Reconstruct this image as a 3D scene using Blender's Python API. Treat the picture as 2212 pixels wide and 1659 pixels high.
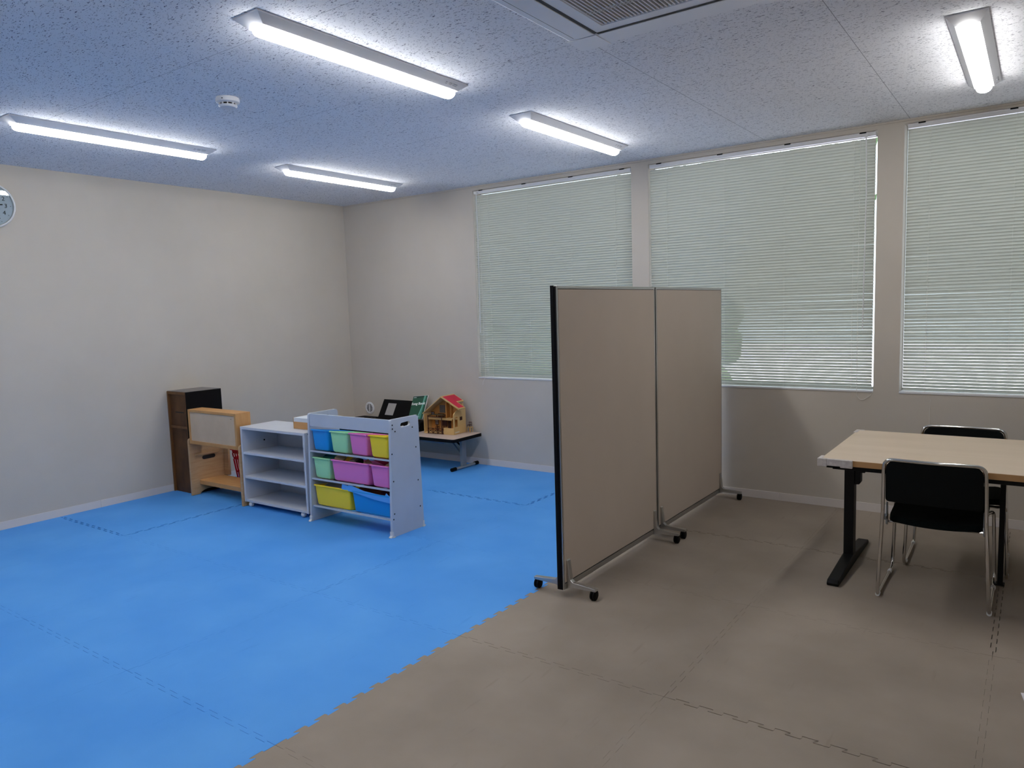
import bpy, bmesh, math, random
from math import sin, cos, pi, radians
from mathutils import Vector, Matrix, Euler

for o in list(bpy.data.objects): bpy.data.objects.remove(o)
SC = bpy.context.scene
COL = SC.collection
RH = 2.618                      # ceiling height

# ------------------------------------------------------------ camera
cd = bpy.data.cameras.new('camera'); cam = bpy.data.objects.new('camera', cd); COL.objects.link(cam)
yaw, pitch, roll = radians(35.538), radians(-5.813), radians(-1.792)
fw = Vector((-sin(yaw)*cos(pitch), cos(yaw)*cos(pitch), sin(pitch)))
r0 = Vector((cos(yaw), sin(yaw), 0)); u0 = r0.cross(fw)
rv = r0*cos(roll)+u0*sin(roll); uv = -r0*sin(roll)+u0*cos(roll)
m = Matrix((rv, uv, -fw)).transposed().to_4x4(); m.translation = Vector((6.072, -5.510, 1.478))
cam.matrix_world = m
cd.sensor_fit = 'HORIZONTAL'; cd.sensor_width = 36.0; cd.lens = 1594.0/2212*36.0
cd.clip_start = 0.05; cd.clip_end = 200
SC.camera = cam

# ------------------------------------------------------------ world, exposure
w = bpy.data.worlds.new('sky'); SC.world = w; w.use_nodes = True
bg = w.node_tree.nodes['Background']; bg.inputs[0].default_value = (0.78, 0.88, 1.0, 1); bg.inputs[1].default_value = 2.4
SC.view_settings.view_transform = 'Standard'; SC.view_settings.look = 'None'
SC.view_settings.gamma = 1; SC.view_settings.use_curve_mapping = False
SC.view_settings.exposure = 0.40
LAMP = 25.0                      # emission of the ceiling light diffusers

sd = bpy.data.lights.new('sun', 'SUN'); sd.energy = 11.0; sd.angle = radians(1.2); sd.color = (1.0, 0.955, 0.88)
sun = bpy.data.objects.new('sun', sd); COL.objects.link(sun)
SUN_DIR = Vector((0.30, 0.62, 0.72)).normalized()          # from the scene towards the sun
sun.rotation_euler = SUN_DIR.to_track_quat('Z', 'Y').to_euler(); sun.location = (6, 8, 9)

# ------------------------------------------------------------ materials
def srgb(r, g, b):
    f = lambda c: (c/255)/12.92 if c/255 <= 0.04045 else ((c/255+0.055)/1.055)**2.4
    return (f(r), f(g), f(b), 1)
MATS = {}
def mat(name, col, rough=0.5, metal=0.0, emit=None, es=1.0, spec=0.5, coat=0.0):
    if name in MATS: return MATS[name]
    m = bpy.data.materials.new(name); m.use_nodes = True
    b = m.node_tree.nodes['Principled BSDF']
    b.inputs['Base Color'].default_value = col
    b.inputs['Roughness'].default_value = rough; b.inputs['Metallic'].default_value = metal
    b.inputs['Specular IOR Level'].default_value = spec
    b.inputs['Coat Weight'].default_value = coat
    if emit: b.inputs['Emission Color'].default_value = emit; b.inputs['Emission Strength'].default_value = es
    MATS[name] = m; return m
def nodes(m):
    return m.node_tree.nodes, m.node_tree.links, m.node_tree.nodes['Principled BSDF']
def vary(m, c1, c2, scale=(3, 3, 3), detail=4, lo=0.35, hi=0.65, bump=0.0, bscale=None, coord='Object', rough=0.6):
    """colour mottling between two tones plus optional bump"""
    N, L, b = nodes(m)
    tc = N.new('ShaderNodeTexCoord'); mp = N.new('ShaderNodeMapping'); mp.inputs['Scale'].default_value = scale
    L.new(tc.outputs[coord], mp.inputs[0])
    nz = N.new('ShaderNodeTexNoise'); nz.inputs['Scale'].default_value = 1; nz.inputs['Detail'].default_value = detail
    nz.inputs['Roughness'].default_value = rough
    L.new(mp.outputs[0], nz.inputs[0])
    cr = N.new('ShaderNodeValToRGB'); cr.color_ramp.elements[0].position = lo; cr.color_ramp.elements[1].position = hi
    cr.color_ramp.elements[0].color = c1; cr.color_ramp.elements[1].color = c2
    L.new(nz.outputs[0], cr.inputs[0]); L.new(cr.outputs[0], b.inputs['Base Color'])
    if bump:
        n2 = N.new('ShaderNodeTexNoise'); n2.inputs['Scale'].default_value = bscale or 60; n2.inputs['Detail'].default_value = 3
        L.new(tc.outputs[coord], n2.inputs[0])
        bp = N.new('ShaderNodeBump'); bp.inputs['Strength'].default_value = bump; bp.inputs['Distance'].default_value = 0.002
        L.new(n2.outputs[0], bp.inputs['Height']); L.new(bp.outputs[0], b.inputs['Normal'])
    return m

M_wall = vary(mat('wallpaper_beige', srgb(201,194,183), 0.85, spec=0.2), srgb(199,192,181), srgb(204,197,186), (1.5,1.5,1.5), bump=0.25, bscale=220)
M_base = mat('baseboard_vinyl', srgb(222,216,212), 0.45)
M_black = mat('black_plastic', (0.0025,0.0025,0.003,1), 0.65, spec=0.15)
M_blackm = mat('black_metal', (0.003,0.003,0.0035,1), 0.5, 0.0, spec=0.25)
M_white = mat('white_plastic', srgb(225,226,228), 0.4)
M_whitem = mat('white_metal', srgb(222,223,226), 0.35)
M_alu = mat('aluminium', srgb(188,187,184), 0.32, 0.85)
M_chrome = mat('chrome', srgb(215,213,210), 0.12, 1.0)
M_greym = mat('grey_metal', srgb(150,156,160), 0.4, 0.3)
M_floor = mat('subfloor_vinyl', srgb(90,84,78), 0.7)

# foam mats
def foam(name, c1, c2, speck):
    m = mat(name, c1, 0.62, spec=0.25)
    N, L, b = nodes(m)
    geo = N.new('ShaderNodeNewGeometry')
    def noise(sc, det, x=None):
        n = N.new('ShaderNodeTexNoise'); n.inputs['Scale'].default_value = sc; n.inputs['Detail'].default_value = det
        if x is None: L.new(geo.outputs['Position'], n.inputs[0])
        else:
            mp = N.new('ShaderNodeMapping'); mp.inputs['Scale'].default_value = x; mp.inputs['Rotation'].default_value = (0,0,0.6)
            L.new(geo.outputs['Position'], mp.inputs[0]); L.new(mp.outputs[0], n.inputs[0])
        return n
    def ramp(n, lo, hi, a, c):
        r = N.new('ShaderNodeValToRGB'); r.color_ramp.elements[0].position = lo; r.color_ramp.elements[1].position = hi
        r.color_ramp.elements[0].color = a; r.color_ramp.elements[1].color = c; L.new(n.outputs[0], r.inputs[0]); return r
    r1 = ramp(noise(2.2, 5), 0.35, 0.7, c1, c2)
    r2 = ramp(noise(3.0, 3, (9, 1.2, 1)), 0.66, 0.74, (0,0,0,1), (1,1,1,1))     # faint scuffs
    mx = N.new('ShaderNodeMixRGB'); mx.blend_type = 'MIX'; L.new(r1.outputs[0], mx.inputs[1]); mx.inputs[2].default_value = speck
    ml = N.new('ShaderNodeMath'); ml.operation = 'MULTIPLY'; ml.inputs[1].default_value = 0.22
    L.new(r2.outputs[0], ml.inputs[0]); L.new(ml.outputs[0], mx.inputs[0])
    L.new(mx.outputs[0], b.inputs['Base Color'])
    n3 = noise(160, 2); bp = N.new('ShaderNodeBump'); bp.inputs['Strength'].default_value = 0.25; bp.inputs['Distance'].default_value = 0.001
    L.new(n3.outputs[0], bp.inputs['Height']); L.new(bp.outputs[0], b.inputs['Normal'])
    return m
M_blue = foam('blue_foam', srgb(80,160,243), srgb(94,172,250), srgb(58,136,228))
M_brown = foam('brown_foam', srgb(150,138,125), srgb(164,152,139), srgb(126,114,103))

# ceiling board with short dark fissures and board joints
def ceiling_mat():
    m = mat('rockwool_ceiling', srgb(212,216,224), 0.9, spec=0.1)
    N, L, b = nodes(m)
    geo = N.new('ShaderNodeNewGeometry')
    nw = N.new('ShaderNodeTexNoise'); nw.inputs['Scale'].default_value = 9; L.new(geo.outputs['Position'], nw.inputs[0])
    ad = N.new('ShaderNodeVectorMath'); ad.operation = 'MULTIPLY_ADD'; ad.inputs[1].default_value = (0.03,0.03,0.0)
    L.new(nw.outputs['Color'], ad.inputs[0]); L.new(geo.outputs['Position'], ad.inputs[2])
    def layer(sc, lo, hi):
        mp = N.new('ShaderNodeMapping'); mp.inputs['Scale'].default_value = sc; L.new(ad.outputs[0], mp.inputs[0])
        n = N.new('ShaderNodeTexNoise'); n.inputs['Scale'].default_value = 1; n.inputs['Detail'].default_value = 1.5; L.new(mp.outputs[0], n.inputs[0])
        r = N.new('ShaderNodeMapRange'); r.inputs[1].default_value = lo; r.inputs[2].default_value = hi; L.new(n.outputs[0], r.inputs[0]); return r
    a = layer((55, 170, 1), 0.64, 0.69); c = layer((110, 240, 1), 0.66, 0.70)
    mxm = N.new('ShaderNodeMath'); mxm.operation = 'MAXIMUM'; L.new(a.outputs[0], mxm.inputs[0]); L.new(c.outputs[0], mxm.inputs[1])
    # joints every 0.91 m
    sp = N.new('ShaderNodeSeparateXYZ'); L.new(geo.outputs['Position'], sp.inputs[0])
    def joint(out, off, half):
        s = N.new('ShaderNodeMath'); s.operation = 'SUBTRACT'; s.inputs[1].default_value = off; L.new(out, s.inputs[0])
        d = N.new('ShaderNodeMath'); d.operation = 'PINGPONG'; d.inputs[1].default_value = 0.4575; L.new(s.outputs[0], d.inputs[0])
        r = N.new('ShaderNodeMapRange'); r.inputs[1].default_value = half*2.2; r.inputs[2].default_value = half; r.inputs[3].default_value = 0; r.inputs[4].default_value = 1
        L.new(d.outputs[0], r.inputs[0]); return r
    j1 = joint(sp.outputs[0], 4.442, 0.0008); j2 = joint(sp.outputs[1], -2.60, 0.0007)
    mj = N.new('ShaderNodeMath'); mj.operation = 'MAXIMUM'; 
    xm_ = N.new('ShaderNodeMapRange'); xm_.inputs[1].default_value = 3.2; xm_.inputs[2].default_value = 4.2; xm_.inputs[3].default_value = 0.12; xm_.inputs[4].default_value = 0.9; L.new(sp.outputs[0], xm_.inputs[0])
    ym_ = N.new('ShaderNodeMapRange'); ym_.inputs[1].default_value = 4.0; ym_.inputs[2].default_value = 5.0; ym_.inputs[3].default_value = 0.8; ym_.inputs[4].default_value = 0.3; L.new(sp.outputs[0], ym_.inputs[0])
    k1 = N.new('ShaderNodeMath'); k1.operation = 'MULTIPLY'; L.new(j1.outputs[0], k1.inputs[0]); L.new(xm_.outputs[0], k1.inputs[1])
    k2 = N.new('ShaderNodeMath'); k2.operation = 'MULTIPLY'; L.new(j2.outputs[0], k2.inputs[0]); L.new(ym_.outputs[0], k2.inputs[1])
    L.new(k1.outputs[0], mj.inputs[0]); L.new(k2.outputs[0], mj.inputs[1])
    c1 = N.new('ShaderNodeMixRGB'); c1.inputs[1].default_value = srgb(236,238,242); c1.inputs[2].default_value = srgb(122,125,140)
    L.new(mxm.outputs[0], c1.inputs[0])
    c2 = N.new('ShaderNodeMixRGB'); c2.inputs[2].default_value = srgb(130,133,142); L.new(c1.outputs[0], c2.inputs[1]); L.new(mj.outputs[0], c2.inputs[0])
    L.new(c2.outputs[0], b.inputs['Base Color'])
    bp = N.new('ShaderNodeBump'); bp.invert = True; bp.inputs['Strength'].default_value = 0.6; bp.inputs['Distance'].default_value = 0.003
    L.new(mxm.outputs[0], bp.inputs['Height']); L.new(bp.outputs[0], b.inputs['Normal'])
    return m
M_ceil = ceiling_mat()

def wood(name, c1, c2, scale=(2, 2, 30), rough=0.5, spec=0.4):
    return vary(mat(name, c1, rough, spec=spec), c1, c2, scale, 5, 0.3, 0.7)

# ------------------------------------------------------------ mesh helpers
def bx(bm, x0, x1, y0, y1, z0, z1, M=None):
    vs = [bm.verts.new(Vector(p)) for p in ((x0,y0,z0),(x1,y0,z0),(x1,y1,z0),(x0,y1,z0),(x0,y0,z1),(x1,y0,z1),(x1,y1,z1),(x0,y1,z1))]
    for f in ((0,3,2,1),(4,5,6,7),(0,1,5,4),(1,2,6,5),(2,3,7,6),(3,0,4,7)): bm.faces.new([vs[i] for i in f])
    if M is not None: bmesh.ops.transform(bm, matrix=M, verts=vs)
    return vs
def prism(bm, pts, axis, a0, a1, M=None):
    """pts: 2-D outline; axis: 'x','y','z' extrusion from a0 to a1"""
    def P(p, a):
        return Vector((a, p[0], p[1])) if axis == 'x' else Vector((p[0], a, p[1])) if axis == 'y' else Vector((p[0], p[1], a))
    A = [bm.verts.new(P(p, a0)) for p in pts]; B = [bm.verts.new(P(p, a1)) for p in pts]
    n = len(pts)
    bm.faces.new(A); bm.faces.new(list(reversed(B)))
    for i in range(n): bm.faces.new((A[i], B[i], B[(i+1) % n], A[(i+1) % n]))
    if M is not None: bmesh.ops.transform(bm, matrix=M, verts=A+B)
    return A+B
def cyl(bm, c, r, h, axis='z', seg=24, r2=None):
    """cylinder or cone frustum from base centre c, along axis, length h"""
    M = {'z': Matrix.Identity(4), 'x': Matrix.Rotation(pi/2, 4, 'Y'), 'y': Matrix.Rotation(-pi/2, 4, 'X')}[axis]
    r2 = r if r2 is None else r2
    A = [bm.verts.new((r*cos(2*pi*i/seg), r*sin(2*pi*i/seg), 0)) for i in range(seg)]
    B = [bm.verts.new((r2*cos(2*pi*i/seg), r2*sin(2*pi*i/seg), h)) for i in range(seg)]
    bm.faces.new(list(reversed(A))); bm.faces.new(B)
    for i in range(seg): bm.faces.new((A[i], A[(i+1) % seg], B[(i+1) % seg], B[i]))
    bmesh.ops.transform(bm, matrix=Matrix.Translation(Vector(c)) @ M, verts=A+B)
def lathe(bm, prof, c=(0,0,0), axis='z', seg=32):
    M = {'z': Matrix.Identity(4), 'x': Matrix.Rotation(pi/2, 4, 'Y'), 'y': Matrix.Rotation(-pi/2, 4, 'X')}[axis]
    rings = []
    for r, z in prof:
        if r < 1e-6: rings.append([bm.verts.new((0,0,z))])
        else: rings.append([bm.verts.new((r*cos(2*pi*i/seg), r*sin(2*pi*i/seg), z)) for i in range(seg)])
    for a, b in zip(rings, rings[1:]):
        for i in range(seg):
            j = (i+1) % seg
            if len(a) == 1 and len(b) == 1: continue
            if len(a) == 1: bm.faces.new((a[0], b[i], b[j]))
            elif len(b) == 1: bm.faces.new((a[i], a[j], b[0]))
            else: bm.faces.new((a[i], a[j], b[j], b[i]))
    vs = [v for r in rings for v in r]
    bmesh.ops.transform(bm, matrix=Matrix.Translation(Vector(c)) @ M, verts=vs)
def fillet(pts, r, n=6, closed=False):
    P = [Vector(p) for p in pts]; out = []; N = len(P)
    rs = r if isinstance(r, (list, tuple)) else [r]*N
    for i in range(N):
        if not closed and i in (0, N-1): out.append(P[i]); continue
        a, b, c = P[i-1], P[i], P[(i+1) % N]
        d1 = (a-b); d2 = (c-b); l1 = d1.length; l2 = d2.length; d1.normalize(); d2.normalize()
        ang = d1.angle(d2)
        if rs[i] <= 0 or ang > pi-0.02: out.append(b); continue
        t = min(rs[i]/math.tan(ang/2), l1*0.49, l2*0.49)
        p0 = b+d1*t; p2 = b+d2*t
        for k in range(n+1):
            s = k/n; out.append(p0*(1-s)**2 + b*2*s*(1-s) + p2*s*s)
    return out
def tube(bm, pts, r, seg=10, closed=False, cap=True):
    P = [Vector(p) for p in pts]; N = len(P); rings = []
    up = None
    for i in range(N):
        if closed: t = (P[(i+1) % N]-P[i-1]).normalized()
        else: t = ((P[min(i+1, N-1)]-P[max(i-1, 0)])).normalized()
        if up is None:
            up = Vector((0,0,1)) if abs(t.z) < 0.9 else Vector((1,0,0))
        up = (up - t*up.dot(t)).normalized(); s = t.cross(up)
        rings.append([bm.verts.new(P[i] + (up*cos(2*pi*k/seg) + s*sin(2*pi*k/seg))*r) for k in range(seg)])
    rng = range(N if closed else N-1)
    for i in rng:
        a, b = rings[i], rings[(i+1) % N]
        for k in range(seg): bm.faces.new((a[k], a[(k+1) % seg], b[(k+1) % seg], b[k]))
    if not closed and cap: bm.faces.new(rings[0]); bm.faces.new(list(reversed(rings[-1])))
def obj(name, bm, m, parent=None, loc=None, rot=None, smooth=False, bevel=0.0, bseg=2, solid=0.0):
    bmesh.ops.recalc_face_normals(bm, faces=bm.faces)
    me = bpy.data.meshes.new(name); bm.to_mesh(me); bm.free()
    if isinstance(m, (list, tuple)):
        for k in m: me.materials.append(k)
    else: me.materials.append(m)
    o = bpy.data.objects.new(name, me); COL.objects.link(o)
    if parent: o.parent = parent
    if loc: o.location = loc
    if rot: o.rotation_euler = rot
    if smooth:
        for p in me.polygons: p.use_smooth = True
        me.set_sharp_from_angle(angle=radians(38))
    if solid:
        s = o.modifiers.new('thickness', 'SOLIDIFY'); s.thickness = solid; s.offset = 0
    if bevel:
        b = o.modifiers.new('bevel', 'BEVEL'); b.width = bevel; b.segments = bseg; b.limit_method = 'ANGLE'; b.angle_limit = radians(40)
    return o
def tag(o, label, cat, group=None):
    o['label'] = label; o['category'] = cat
    if group: o['group'] = group
    return o
def thing(name, label, cat, loc=(0,0,0), rotz=0.0, group=None):
    o = bpy.data.objects.new(name, None); o.empty_display_size = 0.1; COL.objects.link(o)
    o.location = loc; o.rotation_euler = (0,0,rotz)
    return tag(o, label, cat, group)
def struct(name, bm, m, parent=None, **k):
    o = obj(name, bm, m, parent, **k)
    if parent is None: o['kind'] = 'structure'
    return o
def B(): return bmesh.new()
def box(name, dims, m, parent=None, bevel=0.0, **k):
    b = B(); bx(b, *dims); return obj(name, b, m, parent, bevel=bevel, **k)
def text(name, s, size, m, parent, loc, rot, ext=0.0006, align='CENTER', sx=1.0, off=0.0):
    c = bpy.data.curves.new(name, 'FONT'); c.body = s; c.size = size; c.extrude = ext; c.align_x = align; c.align_y = 'CENTER'
    c.resolution_u = 3; c.offset = off
    t = bpy.data.objects.new(name, c); COL.objects.link(t)
    dg = bpy.context.evaluated_depsgraph_get(); me = bpy.data.meshes.new_from_object(t.evaluated_get(dg))
    bpy.data.objects.remove(t)
    me.materials.clear(); me.materials.append(m)
    o = bpy.data.objects.new(name, me); COL.objects.link(o); o.parent = parent; o.location = loc; o.rotation_euler = rot; o.scale = (sx,1,1)
    return o

# ------------------------------------------------------------ room shell
XR, YF = 8.3, -7.4
WINS = [(1.752, 3.372, 0.838, 2.578), (3.520, 5.168, 0.838, 2.578), (5.326, 6.98, 0.838, 2.590)]
WT = 0.16
def wall_with_holes():
    b = B()
    xs = [-0.16]; 
    for x0, x1, z0, z1 in WINS: xs += [x0, x1]
    xs.append(XR+0.16)
    for i in range(0, len(xs), 2): bx(b, xs[i], xs[i+1], 0, WT, -0.02, RH+0.02)
    for x0, x1, z0, z1 in WINS:
        bx(b, x0, x1, 0, WT, -0.02, z0); bx(b, x0, x1, 0, WT, z1, RH+0.02)
    bmesh.ops.remove_doubles(b, verts=b.verts, dist=1e-5)
    return b
struct('wall_back', wall_with_holes(), M_wall)
b = B(); bx(b, -0.16, 0, YF, 0, -0.02, RH+0.02); struct('wall_left', b, M_wall)
b = B(); bx(b, XR, XR+0.16, YF, 0, -0.02, RH+0.02); struct('wall_right', b, M_wall)
b = B(); bx(b, -0.16, XR+0.16, YF-0.16, YF, -0.02, RH+0.02); struct('wall_front', b, M_wall)
b = B(); bx(b, -0.16, XR+0.16, YF-0.16, WT, -0.14, -0.012); struct('floor', b, M_floor)
b = B(); bx(b, -0.16, XR+0.16, YF-0.16, WT, RH, RH+0.12); struct('ceiling', b, M_ceil)
def baseboard(name, axis):
    b = B(); t = 0.006; h = 0.058
    L = XR if axis == 'x' else -YF
    s = 0.0
    while s < L:
        e = min(s+0.909, L) - 0.0008
        if axis == 'x': bx(b, s+(t if s == 0 else 0), e, -t, -0.0002, -0.011, h)
        else: bx(b, 0.0002, t, -e, -s, -0.011, h)
        s += 0.909
    return struct(name, b, M_base, bevel=0.0015)
baseboard('baseboard_back', 'x'); baseboard('baseboard_left', 'y')
# thin shadow-gap trim along the top of the window wall
b = B(); bx(b, 0.012, XR-0.02, -0.010, -0.0002, RH-0.012, RH-0.0005); struct('trim_1', b, M_wall)

# windows: frame, mullion, glass
def glass():
    m = bpy.data.materials.new('window_glass'); m.use_nodes = True
    N = m.node_tree.nodes; L = m.node_tree.links; N.remove(N['Principled BSDF'])
    t = N.new('ShaderNodeBsdfTransparent'); t.inputs[0].default_value = (0.93,0.96,0.95,1)
    g = N.new('ShaderNodeBsdfGlossy'); g.inputs['Roughness'].default_value = 0.02
    fr = N.new('ShaderNodeFresnel'); fr.inputs[0].default_value = 1.45
    mx = N.new('ShaderNodeMixShader'); L.new(fr.outputs[0], mx.inputs[0]); L.new(t.outputs[0], mx.inputs[1]); L.new(g.outputs[0], mx.inputs[2])
    L.new(mx.outputs[0], N['Material Output'].inputs[0]); return m
M_glass = glass()
M_frame = mat('window_aluminium', srgb(196,194,190), 0.4, 0.5)
for i, (x0, x1, z0, z1) in enumerate(WINS):
    b = B(); y0, y1 = 0.118, 0.150; f = 0.020; fs = 0.004
    bx(b, x0+0.0005, x0+fs, y0, y1, z0+0.0005, z1-0.0005); bx(b, x1-fs, x1-0.0005, y0, y1, z0+0.0005, z1-0.0005)
    bx(b, x0+fs, x1-fs, y0, y1, z0+0.0005, z0+f); bx(b, x0+fs, x1-fs, y0, y1, z1-f, z1-0.0005)
    wo = struct('window_%d' % (i+1), b, M_frame)
    b = B(); bx(b, x0+fs, x1-fs, 0.130, 0.134, z0+f, z1-f); p = obj('pane', b, M_glass, wo)
    b = B(); bx(b, x0-0.0, x1+0.0, -0.004, 0.1135, z0-0.006, z0+0.006)
    obj('window_sill', b, M_whitem, wo, bevel=0.002)

# ------------------------------------------------------------ outdoors seen through the blinds
M_ground = vary(mat('paving', srgb(205,198,214), 0.9), srgb(198,190,208), srgb(214,207,222), (2,2,2))
M_leaf = vary(mat('foliage', srgb(70,98,58), 0.8), srgb(50,80,44), srgb(110,136,84), (6,6,6))
b = B(); bx(b, -12, 22, 0.3, 30, -0.62, -0.5)
struct('ground', b, M_ground)
def hedge(label, x0, x1, y, h, seed, depth=1.2):
    rnd = random.Random(seed); b = B()
    n = int((x1-x0)*11)
    for k in range(n):
        r = rnd.uniform(0.35, 0.6); x = rnd.uniform(x0, x1); z = rnd.uniform(-0.3, h-r); yy = y + rnd.uniform(-depth/2, depth/2)
        v = bmesh.ops.create_icosphere(b, subdivisions=2, radius=r, matrix=Matrix.Translation((x, yy, z)))['verts']
        for q in v:
            q.co += Vector((rnd.uniform(-1,1), rnd.uniform(-1,1), rnd.uniform(-1,1)))*r*0.14
            q.co.z = max(q.co.z, -0.5)
    return tag(obj('hedge', b, M_leaf), label, 'hedge')
hedge('green leafy hedge outside the left window behind its blind', -9.5, 1.2, 8.0, 3.4, 1)
def tree():
    t = thing('tree', 'leafy tree outside casting dappled shade on left and middle blinds', 'tree', (1.35, 4.4, -0.5))
    rnd = random.Random(11)
    b = B(); tube(b, [(0,0,0),(0.05,0.02,1.9),(0.75,-0.1,3.3),(1.9,-0.3,4.6)], 0.11, 10)
    for k in range(7):
        a = k*0.9; z = 3.0+0.28*k; q = 0.6+0.2*k; tube(b, [(q,-0.1,z+0.2),(q+0.7*cos(a),-0.1+0.5*sin(a),z+0.7),(q+1.4*cos(a),-0.1+0.9*sin(a),z+1.1)], 0.035, 6)
    obj('trunk', b, mat('bark', srgb(84,70,58), 0.9), t, smooth=True)
    b = B()
    for k in range(5200):
        # crown thins out towards +x
        x = rnd.gauss(2.1, 1.05); y = rnd.gauss(-0.5, 0.8); z = 4.9 + rnd.gauss(0, 0.75)
        if x > 2.75 and rnd.random() < 0.62: continue
        c = Vector((x, y, z)); r = rnd.uniform(0.035, 0.075)
        q = Euler((rnd.uniform(0,6.28), rnd.uniform(0,6.28), rnd.uniform(0,6.28))).to_matrix()
        b.faces.new([b.verts.new(c + q @ Vector(p)*r) for p in ((-1,0,0),(0,-0.45,0.05),(1,0,0),(0,0.45,0.05))])
    obj('foliage', b, M_leaf, t)
tree()

# ------------------------------------------------------------ foam floor mats
def seam(axis, fixed, a0, a1, n=10, amp=0.0098, gap=0.0, sign=1, straight=False):
    """dovetailed joint line along an axis from a0 to a1 around the coordinate `fixed`;
    gap shifts it towards the mat it belongs to (sign)."""
    pts = []
    if straight: pts = [(a0, 0), (a1, 0)]
    else:
        L = a1-a0; m0 = L*0.045; p = (L-2*m0)/n
        pts.append((a0, 0)); pts.append((a0+m0, 0))
        ov = 0.09*p
        for k in range(n):
            s = a0+m0+k*p
            pts += [(s+0.02*p, amp*0.25), (s+0.0*p-ov*0.2, amp*0.9), (s+0.04*p, amp), (s+0.5*p+ov-0.04*p, amp), (s+0.5*p+ov, amp*0.82),
                    (s+0.5*p-ov, -amp*0.82), (s+0.5*p-ov+0.04*p, -amp), (s+p-0.04*p+ov*0.2, -amp), (s+p+ov*0.2-0.002, -amp*0.8)]
        pts.append((a1-m0, 0)); pts.append((a1, 0))
    out = []
    for s, d in pts:
        d2 = d + gap*sign
        out.append((s, fixed+d2) if axis == 'x' else (fixed+d2, s))
    return out
XS = [0.0075, 0.965, 1.965, 2.965, 3.965, 4.965, 5.965, 6.965, 7.965, XR-0.004]
YS = [-0.0075, -1.03, -2.03, -3.035, -4.04, -5.045, -6.05, -7.05, YF+0.004]
rg = random.Random(5)
gx = {(i, j): rg.choice([0.0003, 0.0004, 0.0006, 0.0009]) for i in range(12) for j in range(12)}
gy = {(i, j): rg.choice([0.0003, 0.0004, 0.0006, 0.0009]) for i in range(12) for j in range(12)}
# joints that stand open in the photograph
gy[(0,3)] = 0.0042; gx[(1,2)] = 0.0048; gx[(1,1)] = 0.0030; gy[(1,3)] = 0.0004; gy[(2,3)] = 0.0005; gy[(2,4)] = 0.0008; gy[(3,4)] = 0.0008
gy[(3-1,1)] = 0.0030; gx[(3,0)] = 0.0045; gy[(2,1)] = 0.0040
gy[(4,1)] = 0.0022; gy[(5,1)] = 0.0026; gx[(4,3)] = 0.0003; gx[(6,1)] = 0.0017; gx[(6,0)] = 0.0014
gy[(5,3)] = 0.0020; gx[(6,3)] = 0.0012; gx[(6,4)] = 0.0014
colw = ['touching the left wall', 'second from the left wall', 'third from the left wall', 'fourth from left wall beside brown mats',
        'bordering the blue mats', 'second column from the blue mats', 'third column from the blue mats', 'fourth column from the blue mats', 'touching the right wall']
roww = ['first row at window wall', 'second row off window wall', 'third row off window wall', 'fourth row off window wall',
        'fifth row off window wall', 'sixth row off window wall', 'seventh row off window wall', 'last row before the front wall']
for i in range(len(XS)-1):
    for j in range(len(YS)-1):
        x0, x1, y1, y0 = XS[i], XS[i+1], YS[j], YS[j+1]
        last_i = i == len(XS)-2; last_j = j == len(YS)-2
        nx = 10 if x1-x0 > 0.6 else 3; ny = 10 if y1-y0 > 0.6 else 3
        south = seam('x', y0, x0, x1, n=nx, gap=gy[(i, j+1)], sign=1, straight=last_j)
        east = seam('y', x1, y0, y1, n=ny, gap=gx[(i+1, j)], sign=-1, straight=last_i)
        north = seam('x', y1, x0, x1, n=nx, gap=gy[(i, j)], sign=-1, straight=j == 0)
        west = seam('y', x0, y0, y1, n=ny, gap=gx[(i, j)], sign=1, straight=i == 0)
        ring = south[:-1] + [(x1, y0)] + east[1:-1] + [(x1, y1)] + list(reversed(north))[1:-1] + [(x0, y1)] + list(reversed(west))[1:-1]
        ring[0] = (x0, y0)
        c = 0.006   # clipped corners
        ring2 = []
        for p in ring:
            cn = None
            for (cx, cy) in ((x0,y0),(x1,y0),(x1,y1),(x0,y1)):
                if abs(p[0]-cx) < 1e-6 and abs(p[1]-cy) < 1e-6: cn = (cx, cy)
            if cn is None: ring2.append(p)
            else:
                sx = 1 if cn[0] == x0 else -1; sy = 1 if cn[1] == y0 else -1
                g = 0.0008
                ring2.append((cn[0]+sx*g, cn[1]+sy*g))
        b = B(); zt = 0.0
        prism(b, ring2, 'z', -0.0118, zt)
        blue = i < 4
        o = obj('floor_mat', b, M_blue if blue else M_brown)
        tag(o, '%s puzzle mat, %s, %s' % ('blue' if blue else 'brown', roww[j], colw[i]), 'floor mat',
            'blue puzzle mats' if blue else 'brown puzzle mats')

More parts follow.
